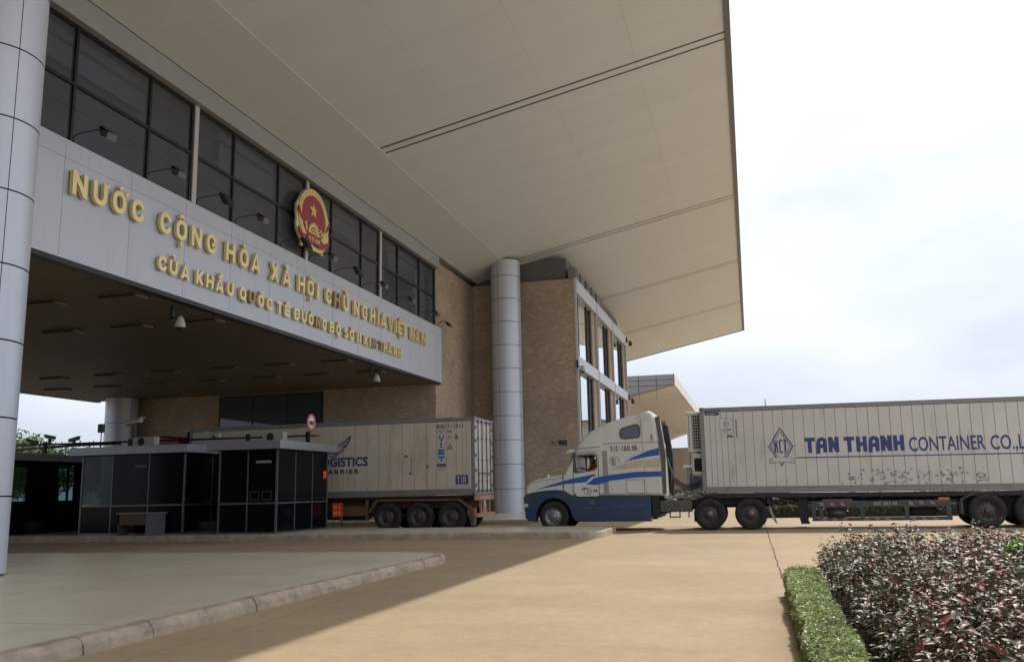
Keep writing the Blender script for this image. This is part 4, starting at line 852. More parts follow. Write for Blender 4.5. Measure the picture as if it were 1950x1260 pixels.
MB(TO).box(-1.95, -1.85, YN+.1, YN+.4, .28, .62).build('mud_flap', CHAS, tr)
clean_normals(MB(TO).lathe([(0, .05), (.45, .05), (.46, 0), (.45, -.05)], (-.7, 32.4, 1.12), seg=24).build('fifth_wheel', CHAS, tr))
wheel(tr, TO, -6.79, YN+.0, .52, .52, .28, alloy=True); wheel(tr, TO, -6.79, YF, .52, .52, .28, alloy=True, far=True)
for x in (-1.41, -.07):
    wheel(tr, TO, x, YN, .53, .53, .28); wheel(tr, TO, x, YF, .53, .53, .28, far=True)
    mb = MB(TO); mb.ball((x, YN-.02, .53), .125, 16, (1, .8, 1)); mb.build('hub_cap', mat('hub cap metal', (.17, .165, .16), .45, .4, .15, 8), tr)
    mb = MB(TO); mb.tube([(x, YN+.3, .53), (x, YF-.3, .53)], .09, 10); mb.build('axle', CHAS, tr)
# loose silver wrapping lying on the deck
jo = (-2.3, 31.9, 1.0); jk = MB(jo); rj = random.Random(3)
for i in range(70):
    x = -2.95+rj.random()*1.6; y = 31.35+rj.random()*.9; z = 1.02+rj.random()*.24*(1-abs(x+2.2)); a = rj.random()*6.3; L = .05+rj.random()*.12
    jk.tube([(x, y, z), (x+L*math.cos(a), y+L*.3*math.sin(a), z+.06*rj.random()), (x+1.7*L*math.cos(a+.5), y, z-.02)], [.022, .045*rj.random()+.015, .012], 5, smooth=False)
tag(jk.build('silver_wrapping', SILV), 'heap of crumpled silver wrapping on the deck behind the cab', 'wrapping'); 
# coiled air hoses between cab and trailer
ho = MB((-2.2, 32, 1.6))
for k, (r_h, zo) in enumerate(((.055, 0), (.05, -.09), (.045, .05))):
    pts = []
    for i in range(150):
        t_ = i/149; a = t_*math.pi*2*17; x = -2.62+t_*.92; z = 1.62+zo-.22*math.sin(math.pi*t_)+.1*(1-t_); pts.append((x, 32.0+.1*k+r_h*math.cos(a), z+r_h*math.sin(a)))
    ho.tube(pts, .009, 5)
tag(ho.build('coiled_air_hose', BLACKL), 'black coiled air hoses hanging between cab and white container', 'hose')
# driver: one continuous skinned figure
def skin_body(name, pts, edges, radii, m, loc, parent=None, sub=1):
    me = bpy.data.meshes.new(name); me.from_pydata(pts, edges, []); o = bpy.data.objects.new(name, me); COL.objects.link(o)
    o.modifiers.new('s', 'SKIN'); 
    for i, r in enumerate(radii): me.skin_vertices[0].data[i].radius = (r, r) if not isinstance(r, tuple) else r
    me.skin_vertices[0].data[0].use_root = True
    sb = o.modifiers.new('d', 'SUBSURF'); sb.levels = sub; sb.render_levels = sub
    dg = bpy.context.evaluated_depsgraph_get(); nm = bpy.data.meshes.new_from_object(o.evaluated_get(dg)); o.modifiers.clear(); o.data = nm
    nm.materials.clear(); nm.materials.append(m)
    for p_ in nm.polygons: p_.use_smooth = True
    o.location = loc
    if parent: o.parent = parent
    return o
P = [(0, 0, 0), (-.02, 0, .22), (0, 0, .42), (-.03, 0, .56), (-.06, 0, .66), (-.07, 0, .75), (0, -.17, .47), (-.18, -.22, .27), (-.40, -.12, .36), (-.49, -.09, .38), (0, .17, .47), (-.18, .22, .27), (-.40, .12, .36), (-.49, .09, .38), (-.42, -.1, 0), (-.5, -.1, -.3), (-.42, .1, 0), (-.5, .1, -.3)]
Ed = [(0, 1), (1, 2), (2, 3), (3, 4), (4, 5), (2, 6), (6, 7), (7, 8), (8, 9), (2, 10), (10, 11), (11, 12), (12, 13), (0, 14), (14, 15), (0, 16), (16, 17)]
Ra = [(.12, .15), (.11, .15), (.10, .15), .05, .085, .06, .06, .045, .035, .028, .06, .045, .035, .028, .07, .05, .07, .05]
dv = skin_body('person', P, Ed, Ra, SKIN, (-5.42, 31.8, 1.82)); tag(dv, 'driver in an orange-brown shirt at the wheel inside the open cab window', 'person')
sh = skin_body('shirt', [(0, 0, .0), (-.02, 0, .22), (0, 0, .43), (0, -.17, .475), (-.1, -.2, .36), (0, .17, .475), (-.1, .2, .36)], [(0, 1), (1, 2), (2, 3), (3, 4), (2, 5), (5, 6)], [(.135, .165), (.125, .165), (.115, .165), .075, .062, .075, .062], SHIRT, (0, 0, 0), dv)
mb = MB(); mb.ball((-.055, 0, .705), .1, 12, (1, .85, .95), zmin=-.1); mb.build('hair', BLACKL, dv)
mb = MB()
for s_ in (-1, 1): mb.ball((-.135, s_*.032, .675), .011, 6)
mb.build('eye', DARK, dv)
# steering wheel
mb = MB(TO); st = [(-5.93+.06*math.cos(a), 31.8+.21*math.cos(a), 2.05+.16*math.sin(a)) for a in [2*math.pi*i/20 for i in range(21)]]; mb.tube(st, .014, 6); mb.build('steering_wheel', BLACKL, tr)

MB(TO).box(-5.42, -5.25, YN-.035, YN-.014, 1.88, 1.92).build('door_handle', BLACKL, tr)
mb = MB(TO)
for q_ in range(34): mb.ball((-3.5-.0042*q_*1.05, YN-.001, 1.3+.082*q_), .007, 5)
for q_ in range(22): mb.ball((-4.9+.085*q_, YN-.001, 1.2), .006, 5)
mb.build('rivet', DGREY, tr)
for q_ in range(7): MB(TO).box(-7.0+.11*q_, -6.93+.11*q_, YN-.003, YN+.001, 1.72+.022*q_, 1.725+.022*q_).build('bonnet_louvre', DARK, tr)
# --- reefer container builder, local axes: x along, y away from the camera side, z up
def container(name, loc, rot, label, paint, grooves, L=12.19, W=2.44, H=2.9, rear=True, steps=()):
    t = thing(name, loc, label, 'container', rot=rot)
    MB().box(.05, L-.05, .035, W-.035, .16, H-.05).build('inner_box', FRAMEC, t)
    mb = MB(); gs = [.13]+sorted(grooves)+[L-.13]
    for a, b in zip(gs[:-1], gs[1:]): mb.bbox(a+.006, b-.006, .009, .05, .22, H-.17, .004)
    mb.build('side_panel', paint, t)
    MB().box(.12, L-.12, W-.03, W-.008, .2, H-.15).build('side_panel', paint, t)
    for y in (0, W-.08):
        mb = MB(); mb.bbox(.125, L-.125, y, y+.08, H-.16, H-.012, .008); mb.build('top_rail', FRAMEC, t)
        mb = MB(); mb.bbox(.125, L-.125, y, y+.09, .015, .16, .008); mb.box(.125, L-.125, y+.004 if y == 0 else y+.02, y+.07, .161, .215); mb.build('bottom_rail', FRAMEC, t)
    MB().box(.03, L-.03, .081, W-.081, H-.04, H-.02).build('roof', paint, t)
    for x in (0, L-.12):
        for y in (0, W-.12):
            p_ = MB().bbox(x, x+.12, y, y+.12, .12, H-.12, .008).build('corner_post', FRAMEC, t)
            mb = MB(); mb.bbox(x-.004, x+.14, y-.004, y+.124, 0, .118, .006); mb.bbox(x-.004, x+.14, y-.004, y+.124, H-.118, H, .006); mb.build('corner_casting', FRAMEC, p_)
            mb = MB()
            for z in (.06, H-.06): mb.lathe([(0, -.007), (.03, -.007), (.03, 0)], (x+.07, y if y == 0 else W, z), axis=1, seg=12)
            mb.build('casting_hole', DARK, p_)
    MB().box(L-.02, L-.004, .121, W-.121, H-.20, H-.02).build('end_header', FRAMEC, t); MB().box(L-.02, L-.002, .121, W-.121, .01, .17).build('end_sill', FRAMEC, t)
    if rear:
        for k in (0, 1):
            a, b = .13+k*1.095, .13+k*1.095+1.085
            d = MB().bbox(L-.05, L-.0, a, b, .18, H-.21, .01).build('door', paint, t)
            for q in (.28, .78):
                y = a+q if k == 0 else b-q
                mb = MB(); mb.tube([(L+.03, y, .1), (L+.03, y, H-.12)], .02, 8)
                for z in (.12, .5, 1.3, 2.1, H-.14): mb.box(L+.002, L+.05, y-.045, y+.045, z-.03, z+.03)
                mb.box(L+.02, L+.055, y-.02 if k == 0 else y-.32, y+.32 if k == 0 else y+.02, .78, .82); mb.build('lock_rod', DGREY, d)
            mb = MB()
            for z in (.35, .9, 1.45, 2.0, 2.5): mb.box(L-.002, L+.03, a-.05 if k == 0 else b-.06, a+.06 if k == 0 else b+.05, z-.05, z+.05)
            mb.build('hinge', DGREY, d)
            mb = MB(); mb.box(L+.0005, L+.004, b-.008, b+.006, .19, H-.22); mb.build('door_seal', DARK, d)
    return t
# white container on the blue and white tractor
KR = (0, R(.48), R(-2.3)); KL = (-1.6, 31.2, 1.205)
kx = lambda X: (X+1.6)*(1-.00135*(X+1.6)); kz = lambda X, Z: (1.45+(Z-1.45)*(1-.00135*(X+1.6)))-1.205+.0084*(X+1.6)
gr = [kx(v) for v in (-1.27, -1.09, -.9, -.7, -.47, -.15, .16, .49, .81, 1.13, 1.46)]
while gr[-1] < 11.7: gr.append(gr[-1]+.325+.002*len(gr)/4)
kct = container('refrigerated_container', KL, KR, 'white refrigerated container with blue company lettering, behind the blue and white tractor', CWHITE, gr)
pk = lambda X, Z, c: (kx(X), .008-c, kz(X, Z))
def T(parent, name, m, fn, lab=None):
    mb = MB(); fn(mb); q = clean_normals(mb.build(name, m, parent))
    if lab: q['label'] = lab
    return q
_g = glyph
def glyph(ch, W, t):
    if ch == 'a': h = t/2; return [[(h-.03, -.07), (h, .62)]+arc(W/2+.02, .70, W/2-h, .30-h, 180, 20, 6)+[(W-h, 0)], [(h, .42), (W-h, .42)]]
    return _g(ch, W, t)
def tanthanh(mb):
    x = 1.78
    for ch in 'TaN': letter(mb, ch, '', x, 2.465, .50, .66, .25, pk, 0, .004); x += .375
    x = 3.02
    for ch in 'THaNH': letter(mb, ch, '', x, 2.455, .50, .66, .25, pk, 0, .004); x += .378
T(kct, 'company_name', NAVY, tanthanh)
font_text('CONTAINER', .62, 'company_name', NAVY, kct, lambda x, y, d: pk(5.0+x, 2.43+y, d-.002), fit=2.25, cap=.45, off=.008)
font_text('CO.,LTD', .62, 'company_name', NAVY, kct, lambda x, y, d: pk(7.40+x, 2.41+y, d-.002), fit=1.52, cap=.45, off=.008)
T(kct, 'underline', NAVY, lambda mb: ribbon(mb, [(1.5, 2.32), (10, 2.25)], .035, pk, 0, .004))
def diamond(mb, cx, cz, w_, h_, t_):
    D = lambda k: [(cx, cz+h_*k), (cx+w_*k, cz), (cx, cz-h_*k), (cx-w_*k, cz), (cx, cz+h_*k)]
    ribbon(mb, D(1), t_, pk, 0, .004); ribbon(mb, D(.80), t_*.5, pk, 0, .005)
def logo(mb):
    diamond(mb, 1.02, 2.70, .38, .62, .04)
    for i, (ch, z, H_) in enumerate((('K', 2.50, .40), ('C', 2.48, .46), ('T', 2.50, .42))): letter(mb, ch, '', .82+i*.145, z, H_, .28, .10, pk, 0, .006)
T(kct, 'logo', NAVY, logo)
T(kct, 'banner', CWHITE, lambda mb: mb.prism([(kx(.72), kz(1, 2.20)), (kx(1.33), kz(1, 2.19)), (kx(1.33), kz(1, 2.335)), (kx(.72), kz(1, 2.345))], 1, -.008, 0))
def banner(mb):
    pp = lambda a, b, c: pk(a, b, c+.009)
    ribbon(mb, [(.72, 2.20), (1.33, 2.19), (1.33, 2.335), (.72, 2.345), (.72, 2.20)], .016, pp, 0, .002)
    text(mb, 'ISO 9001:2008', .745, 2.235, .075, .44, .14, pp, gap=.12)
    for s_, x0 in ((-1, .72), (1, 1.33)): ribbon(mb, [(x0, 2.30), (x0+s_*.11, 2.29), (x0+s_*.06, 2.225), (x0+s_*.11, 2.15), (x0-s_*.04, 2.16), (x0-s_*.04, 2.2)], .014, pk, 0, .004)
T(kct, 'banner_writing', NAVY, banner)
T(kct, 'corner_label', NAVY, lambda mb: mb.prism([(kx(-1.42), .008+kz(-1.4, 3.83)), (kx(-.97), kz(-1.4, 3.83)), (kx(-.93), kz(-1.4, 3.87)), (kx(-.95), kz(-1.4, 3.92)), (kx(-1.42), kz(-1.4, 3.93))], 1, .0, .008))
T(kct, 'corner_label_writing', CWHITE, lambda mb: text(mb, 'LIEN THANH', -1.36, 3.855, .045, .5, .16, lambda a, b, c: pk(a, b, c+.008)))
def hatch(mb):
    for i in range(6): mb.prism([(kx(-1.44+i*.09), kz(-1.4, 3.95)), (kx(-1.40+i*.09), kz(-1.4, 3.95)), (kx(-1.34+i*.09), kz(-1.4, 4.01)), (kx(-1.38+i*.09), kz(-1.4, 4.01))], 1, -.006, 0)
T(kct, 'hazard_stripes', BLACKL, hatch)
T(kct, 'plaque', CWHITE, lambda mb: mb.box(kx(-.93), kx(-.50), .001, .008, kz(-.8, 3.20), kz(-.8, 3.72)))
def plaque(mb):
    pq = lambda a, b, c: pk(a, b, c+.007)
    ribbon(mb, [(-.93, 3.20), (-.5, 3.20), (-.5, 3.72), (-.93, 3.72), (-.93, 3.20)], .008, pq, 0, .002)
    D = [(-.72, 3.69), (-.62, 3.53), (-.72, 3.38), (-.82, 3.53), (-.72, 3.69)]; ribbon(mb, D, .014, pq, 0, .003); text(mb, 'KCT', -.765, 3.49, .08, .28, .1, pq)
    text(mb, 'TAN THANH', -.88, 3.30, .05, .6, .22, pq, gap=.15); text(mb, 'CONTAINER', -.85, 3.25, .022, .9, .2, pq)
T(kct, 'plaque_writing', NAVY, plaque)
def vert(mb):
    for i in range(9): text(mb, 'E8A5M0K3'[i % 8], -.415, 3.60-i*.065, .045, 1.1, .35, pk)
    for i in range(7): text(mb, 'W', -.72+i*.03, 3.05+.015*(i % 3), .06, .5, .3, pk)
T(kct, 'worn_code', BLACKL, vert)
# worn patches where old paint has flaked (own shapes)
rr_ = random.Random(11); mb = MB()
for i in range(150):
    cxp = random.Random(i).choice([3.35, 3.95, 4.45, 4.9, 5.5, 5.9, 6.35, 6.9])+rr_.gauss(0, .16); cz_ = 1.62+rr_.gauss(0, .13); n_ = 7; s_ = rr_.uniform(.012, .05)
    cz_ = min(1.86, max(1.42, cz_))
    mb.add([pk(cxp+s_*rr_.uniform(.5, 1.5)*math.cos(2*math.pi*k/n_), cz_+s_*rr_.uniform(.4, 1.3)*math.sin(2*math.pi*k/n_), .0025+i*1e-5) for k in range(n_)], [tuple(range(n_))])
clean_normals(mb.build('flaked_paint', mat('old grey primer', (.24, .235, .22), .7, 0, .2, 8), kct))
# refrigeration unit on the container front
un = MB(); un.bbox(-.50, -.006, .25, 2.2, 2.66, 2.80, .05); un.bbox(-.46, -.006, .26, 2.19, 1.42, 1.50, .02); un.box(-.47, -.42, .26, 2.19, 1.5, 2.66); un.box(-.40, -.30, .262, .33, 1.5, 2.66); un.bbox(-.36, -.006, .3, 2.15, .62, 1.36, .04)
uc = un.build('refrigeration_unit', WHITE, kct)
mb = MB(); mb.box(-.42, -.01, .29, 2.15, 1.5, 2.66); mb.box(-.28, -.02, .292, .299, .75, 1.2); mb.build('dark_interior', DARK, uc)
mb = MB()
for i in range(11): mb.box(-.41, -.012, .272, .288, 1.52+i*.104, 1.545+i*.104)
for i in range(4): mb.box(-.28+i*.075, -.262+i*.075, .270, .2885, 1.5, 2.66)
mb.build('grille', CAMG, uc)
mb = MB(); mb.tube([(-.38, .25, 1.4), (-.42, .2, .9), (-.36, .2, .65), (-.45, .2, .3)], .012, 6); mb.build('cable', BLACKL, uc)
# trailer chassis under it
CO_ = (-1.6, 31.2, 0); ch = thing('trailer_chassis', CO_, 'dark grey-green container trailer with red and white side guard under the white container', 'trailer', rot=(0, 0, R(-2.3)))
X = lambda v: kx(v)
for y in (.72, 1.62): clean_normals(MB().prism([(.3, 1.16), (X(.26), 1.10), (X(1.4), .90), (10.6, .86), (10.6, 1.10), (5, 1.15), (.3, 1.2)], 1, y, y+.14).build('main_beam', CHAS, ch))
clean_normals(MB().prism([(.3, 1.06), (.3, 1.198), (10.6, 1.112), (10.6, .98)], 1, .03, .12).build('side_rail', CHAS, ch))
mb = MB()
for i in range(18): mb.box(1.4+i*.52, 1.5+i*.52, .1, 2.34, .98, 1.10)
mb.build('cross_member', CHAS, ch)
MB().box(3, 10.6, .35, 2.1, .80, .84).build('under_tray', CHAS, ch)
for y in (.25, 1.9): 
    mb = MB(); mb.box(X(1.47), X(1.75), y, y+.25, .3, 1.1); mb.prism([(X(1.50), .30), (X(1.74), .30), (X(1.79), .17), (X(1.50), .17)], 1, y-.03, y+.28); clean_normals(mb.build('landing_leg', CHAS, ch))
def guard(mb):
    a, b = X(1.86), X(6.08); mb.box(a, b, -.005, .03, .71, .87); mb.box(a, b, -.005, .03, .26, .37)
    for q, w_ in ((1.86, .12), (2.1, .12), (3.36, .12), (4.70, .12), (5.93, .13)): mb.box(X(q), X(q)+w_, 0, .03, .371, .709)
mb = MB(); guard(mb); gd = mb.build('side_guard', TEAL, ch)
w1, w2 = MB(), MB()
for z0, z1, xs in ((.735, .85, (2.15, 4.86, )), (.275, .355, (2.2, 3.5, 4.9))):
    for x0 in xs:
        for i in range(6):
            q = [(X(x0+i*.16), z0), (X(x0+i*.16+.13), z0), (X(x0+i*.16+.07), z1), (X(x0+i*.16-.06), z1)]; (w1 if i % 2 else w2).prism(q, 1, -.010, -.0055)
clean_normals(w1.build('red_stripe', mat('faded red stripe', (.13, .045, .035), .6, 0, .2, 6), gd)); clean_normals(w2.build('white_stripe', mat('dirty white stripe', (.20, .20, .195), .6, 0, .2, 6), gd))
T(gd, 'number', mat('pale number', (.35, .37, .36), .6), lambda mb: text(mb, '86R-002.08', X(3.78), .745, .10, .55, .16, lambda a, b, c: (a, -.0055-c, b), gap=.2))
MB().bbox(X(2.2), X(3.15), .2, .65, .70, .96, .02).build('tool_box', mat('dull pink box', (.22, .17, .16), .6, 0, .15, 4), ch)
MB().tube([(X(2.35), .35, .50), (X(2.9), .35, .50)], .15, 16).build('air_tank', FLOODM, ch)
MB().lathe([(0, .12), (.42, .12), (.52, .06), (.52, -.06), (.42, -.12), (0, -.12)], (X(5.25), .75, .52), seg=24).build('spare_wheel', RUBBER, ch)
MB().bbox(X(6.0)-.28, X(6.0)+.05, .0, .04, .88, .96, .01).build('side_marker', mat('amber marker', (.45, .16, .05), .4), ch)
for q in (7.12, 8.43, 9.74):
    for far in (0, 1): wheel(ch, (0, 0, 0), X(q), 2.44 if far else 0, .53, .53, .28, far=bool(far))
    MB().tube([(X(q), .3, .53), (X(q), 2.14, .53)], .08, 10).build('axle', CHAS, ch)
mb = MB(); mb.prism([(X(6.42), .45), (X(6.42), .88), (X(6.85), 1.08), (X(7.8), 1.10), (X(7.8), 1.13), (X(6.8), 1.12), (X(6.36), .90), (X(6.36), .45)], 1, .0, .45); clean_normals(mb.build('mudguard', TEAL, ch))
MB().box(X(6.45), X(10.0), .5, .54, .35, 1.0).build('inner_panel', CHAS, ch)

# --- truck already inside the gate
LL = (-22.11, 32.0, 1.32); lx = lambda v: v+22.11; lz = lambda v: v-1.32
lt = container('refrigerated_container', LL, (0, 0, 0), 'dusty refrigerated container with a blue feather logo, standing half inside the gateway', CWHITE2, [lx(-15.74-.49*i) for i in range(12, 0, -1)]+[lx(v) for v in (-15.74, -15.26, -14.76, -14.27, -13.79, -13.3, -12.81, -12.32, -11.82, -11.43, -11.02, -10.62, -10.4, -10.24)])
pl = lambda a, b, c: (lx(a), .008-c, lz(b))
font_text('LOGISTICS', .50, 'company_name', NAVY, lt, lambda x, y, d: pl(-16.42+x, 2.50+y, d-.002), fit=2.2, cap=.34, off=.016)
font_text('CARRIER', .235, 'company_name', BLACKL, lt, lambda x, y, d: pl(-16.17+x, 2.21+y, d-.002), fit=1.58, cap=.17, off=.006, sp=1.35)
def feather(mb):
    for q, t_ in (([(-15.9, 3.0), (-15.6, 3.25), (-15.2, 3.45), (-14.95, 3.65)], .055), ([(-14.95, 3.65), (-15.08, 3.35), (-15.32, 3.2)], .05), ([(-15.7, 3.12), (-15.3, 3.3), (-15.05, 3.48)], .03), ([(-15.32, 3.2), (-15.1, 3.27), (-15.35, 3.07), (-15.6, 3.0)], .045), ([(-15.85, 2.98), (-15.6, 3.0), (-15.3, 3.1)], .035), ([(-15.6, 2.97), (-15.42, 2.99), (-15.6, 2.91), (-15.85, 2.87)], .04), ([(-16.3, 2.75), (-16.0, 2.95), (-15.8, 3.1)], .05)): ribbon(mb, q, t_, pl, 0, .004)
T(lt, 'feather_logo', NAVY, feather)
T(lt, 'container_number', BLACKL, lambda mb: (text(mb, 'NYKU', -11.41, 3.80, .15, .5, .13, pl, gap=.11), text(mb, '7', -10.99, 3.81, .15, .5, .13, pl), text(mb, '12043', -10.83, 3.81, .14, .5, .13, pl, gap=.24)))
T(lt, 'size_code', BLACKL, lambda mb: text(mb, '45R1', -11.0, 3.65, .08, .55, .14, pl))
T(lt, 'oval_mark', mat('violet mark', (.13, .12, .3), .5), lambda mb: (ribbon(mb, [(-11.24+.15*math.cos(R(a)), 3.66+.085*math.sin(R(a))) for a in range(0, 361, 24)], .012, pl, 0, .003), letter(mb, 'T', '', -11.30, 3.615, .09, 1.2, .25, pl, 0, .004)))
def viet(mb):
    for i, c_ in enumerate('VIET'): w_ = 1.3 if c_ != 'I' else .30; letter(mb, c_, '', -11.36+(0 if c_ != 'I' else .09), 3.33-i*.255, .205, w_, .30, pl, 0, .004)
    text(mb, 'CTCP CTY', -11.39, 2.30, .05, .65, .2, pl); text(mb, 'HA NOI', -11.31, 2.22, .04, .8, .2, pl)
T(lt, 'vertical_name', CYAN, viet)
T(lt, 'small_label', mat('slate label', (.06, .12, .15), .6), lambda mb: mb.box(lx(-11.40), lx(-11.05), .001, .008, lz(2.38), lz(2.49)))
T(lt, 'warning_triangle', mat('orange triangle', (.50, .27, .06), .6), lambda mb: mb.prism([(lx(-11.0), lz(3.03)), (lx(-10.78), lz(3.02)), (lx(-10.89), lz(3.22))], 1, .002, .008))
T(lt, 'triangle_outline', BLACKL, lambda mb: ribbon(mb, [(-11.0, 3.03), (-10.78, 3.02), (-10.89, 3.22), (-11.0, 3.03)], .016, pl, .0, .006))
T(lt, 'small_plate', mat('brass plate', (.22, .17, .08), .6), lambda mb: mb.box(lx(-10.68), lx(-10.57), .002, .008, lz(3.38), lz(3.55)))
T(lt, 'small_label', mat('grey label', (.3, .29, .27), .6), lambda mb: text(mb, 'PB', -10.95, 3.40, .14, .4, .12, pl, gap=.02))
T(lt, 'tir_plate', NAVY, lambda mb: mb.box(lx(-10.67), lx(-10.18), -.004, .008, lz(1.72), lz(2.05)))
T(lt, 'tir_writing', CWHITE2, lambda mb: text(mb, 'TIR', -10.62, 1.76, .24, .5, .14, lambda a, b, c: pl(a, b, c+.012), gap=.2))
T(lt, 'wall_fitting', DGREY, lambda mb: (mb.box(lx(-12.72), lx(-12.58), -.01, .008, lz(2.78), lz(2.84)), mb.box(lx(-12.52), lx(-12.42), -.01, .008, lz(2.13), lz(2.18)), mb.box(lx(-12.44), lx(-12.425), .003, .008, lz(2.2), lz(2.75)), mb.box(lx(-11.82), lx(-11.76), -.01, .008, lz(2.35), lz(2.44))))
# chassis
L2 = (-16, 33.2, 0); c2 = thing('trailer_chassis', L2, 'rusty orange container trailer with three axles and orange bumper in the gateway', 'trailer')
for y in (32.75, 33.6): MB(L2).box(-21.5, -10.0, y, y+.14, .85, 1.27).build('main_beam', ORA, c2)
MB(L2).box(-21.0, -10.1, 32.1, 34.3, 1.22, 1.30).build('deck_frame', CHAS, c2)
for x in (-13.42, -12.13, -10.85):
    wheel(c2, L2, x, 32.02, .55, .54); wheel(c2, L2, x, 34.42, .55, .54, far=True); MB(L2).tube([(x, 32.3, .55), (x, 34.1, .55)], .08, 10).build('axle', CHAS, c2)
mg = [(-14.2, .72), (-13.93, 1.15), (-13.83, 1.21), (-10.55, 1.19), (-10.17, .90), (-10.17, .78), (-10.24, .78), (-10.24, .87), (-10.58, 1.12), (-13.83, 1.14), (-14.12, .72)]
clean_normals(MB(L2).prism(mg, 1, 32.0, 32.4).build('mudguard', ORA, c2))
MB(L2).box(-10.23, -9.98, 32.0, 32.4, .55, .85).build('rear_bracket', ORA, c2); clean_normals(MB(L2).prism([(-10.18, .56), (-9.98, .56), (-10.0, .2), (-10.1, .18)], 1, 32.02, 32.35).build('mud_flap', FLOODM, c2))
mb = MB(L2); mb.box(-9.97, -9.88, 32.05, 34.4, 1.12, 1.30); mb.box(-9.98, -9.86, 32.1, 34.45, .50, .64)
for y in (32.7, 33.1, 33.85): mb.box(-9.97, -9.9, y, y+.07, .64, 1.12)
mb.box(-9.96, -9.87, 32.85, 33.35, .64, .82); mb.build('rear_bumper', mat('dusty orange bumper', (.42, .24, .15), .65, 0, .2, 4), c2)
mb = MB(L2)
for y in (32.15, 32.28, 32.41, 33.95, 34.08, 34.2): mb.box(-9.879, -9.875, y, y+.07, 1.15, 1.27)
mb.build('red_stripe', REDL, c2); MB(L2).box(-9.95, -9.89, 33.05, 33.3, .84, 1.1).build('number_plate', CAMG, c2)
mb = MB(L2); mb.box(-15.4, -14.27, 32.12, 32.16, .60, .97); mb.box(-15.42, -15.34, 32.08, 32.2, .42, 1.1); mb.box(-14.34, -14.24, 32.08, 32.2, .45, 1.22); mb.box(-15.42, -14.24, 32.1, 32.2, .42, .46); mb.build('tool_box', ORA, c2)
MB(L2).box(-21, -14.4, 32.5, 34, .45, .85).build('under_frame', CHAS, c2)
MB(L2).box(-14.2, -13.95, 32.3, 32.8, .46, .56).build('light_bar', CAMG, c2)
for x in (-19.2, -17.9): wheel(c2, L2, x, 32.05, .55, .54)
# red tractor, only its roof shows over the booths
L3 = (-24.0, 33.2, 0); rt = thing('truck_tractor', L3, 'crimson truck cab roof showing behind the middle booth roof', 'truck')
cr = [(-25.9, .6), (-26.0, 1.6), (-25.85, 2.3), (-25.5, 3.35), (-25.0, 3.74), (-24.3, 3.92), (-23.4, 3.98), (-22.7, 3.90), (-22.6, 3.4), (-22.6, 1.0), (-22.7, .6)]
clean_normals(MB(L3).prism(cr, 1, 32.05, 34.4, .1, .15).build('cab_body', REDT, rt)); clean_normals(MB(L3).prism([(-25.87, 2.35), (-25.84, 2.4), (-25.5, 3.3), (-25.55, 3.2)], 1, 32.2, 34.2).build('windscreen', GLZ, rt))
hull_strip(L3, 'side_window', GLZ, rt, [(-25.4, 2.3), (-24.5, 2.3), (-24.5, 3.0), (-25.2, 3.0)], 32.05, .01)
MB(L3).tube([(-24.1, 32.3, 3.62), (-24.1, 32.3, 3.95)], [.13, .07], 10).build('roof_lamp', mat('pale lamp', (.6, .5, .5), .4), rt)
T(rt, 'roof_mark', mat('pink mark', (.5, .25, .28), .5), lambda mb: (mb.box(-23.75, -23.5, 32.03, 32.049, 3.70, 3.74), mb.box(-23.35, -23.1, 32.03, 32.049, 3.70, 3.74)))
MB(L3).box(-25.5, -21.2, 32.8, 33.8, .5, .95).build('frame_rail', CHAS, rt)
for x in (-25.0, -22.3): wheel(rt, L3, x, 32.1, .53, .53); wheel(rt, L3, x, 34.4, .53, .53, far=True)
MB(L3).tube([(-22.35, 32.3, 1.0), (-22.35, 32.3, 4.1)], .08, 10).build('exhaust_stack', CHAS, rt)

# ------------------------------------------------------------------ far gateway canopy beyond the yard
FO = (-14, 130, 0); fb = thing('far_gateway', FO, 'distant gateway with beige sloping soffit and grey panel end, seen behind the tractor', 'building')
clean_normals(MB(FO).prism([(-8.36, 13.85), (-8.36, 15.1), (-40, 15.1), (-40, 8.0), (-24, 8.8), (-14.5, 12.6)], 1, 110, 111).build('end_panel', FARG, fb))
mb = MB(FO); mb.prism([(-8.45, 13.8), (-8.45, 14.6), (-40, 14.6), (-40, 8.2), (-24, 8.6), (-14.4, 12.4)], 1, 111.001, 200); clean_normals(mb.build('soffit', FARB, fb))
MB(FO).box(-8.44, -8.28, 110, 200, 13.75, 15.15).build('canopy_edge', FARW, fb)
mb = MB(FO)
for z in (13.75, 14.45): mb.box(-8.37, -40, 109.97, 109.999, z, z+.05)
for x in (-10.55, -12.75, -14.9): mb.box(x, x+.05, 109.965, 109.996, 12.0, 15.1)
mb.build('panel_joint', DGREY, fb)
sf = (13.8-12.4)/(14.4-8.45)
for y in (119, 130, 142, 155, 168, 183): MB(FO).add([(-8.5, y, 13.79), (-14.4, y, 12.39), (-14.4, y+.15, 12.39), (-8.5, y+.15, 13.79)], [(0, 1, 2, 3)]).build('soffit_seam', mat('far seam', (.3, .25, .2), .7), fb)
MB(FO).box(-6.0, -44, 196, 197, 0, 9.7).build('end_wall', WALLF, fb)
MB(FO).box(-20.5, -40, 111.5, 164, 0, 9.5).build('core_wall', WALLF, fb)
t = thing('roof_finial', (2.6, 130, 11.5), 'tiny roof finial rising just above the white container top', 'building')
ft = MB((2.6, 130, 11.5)); ft.lathe([(2.6, 0), (1.4, .25), (.9, .55), (.45, .65), (.25, 1.0), (.1, 1.2), (.04, 2.2)], (2.6, 130, 11.25), seg=12); ft.build('finial', FARG, t)
MB((2.6, 130, 11.5)).box(.2, 5, 129, 134, 0, 11.3).build('wall', WALLF, t)
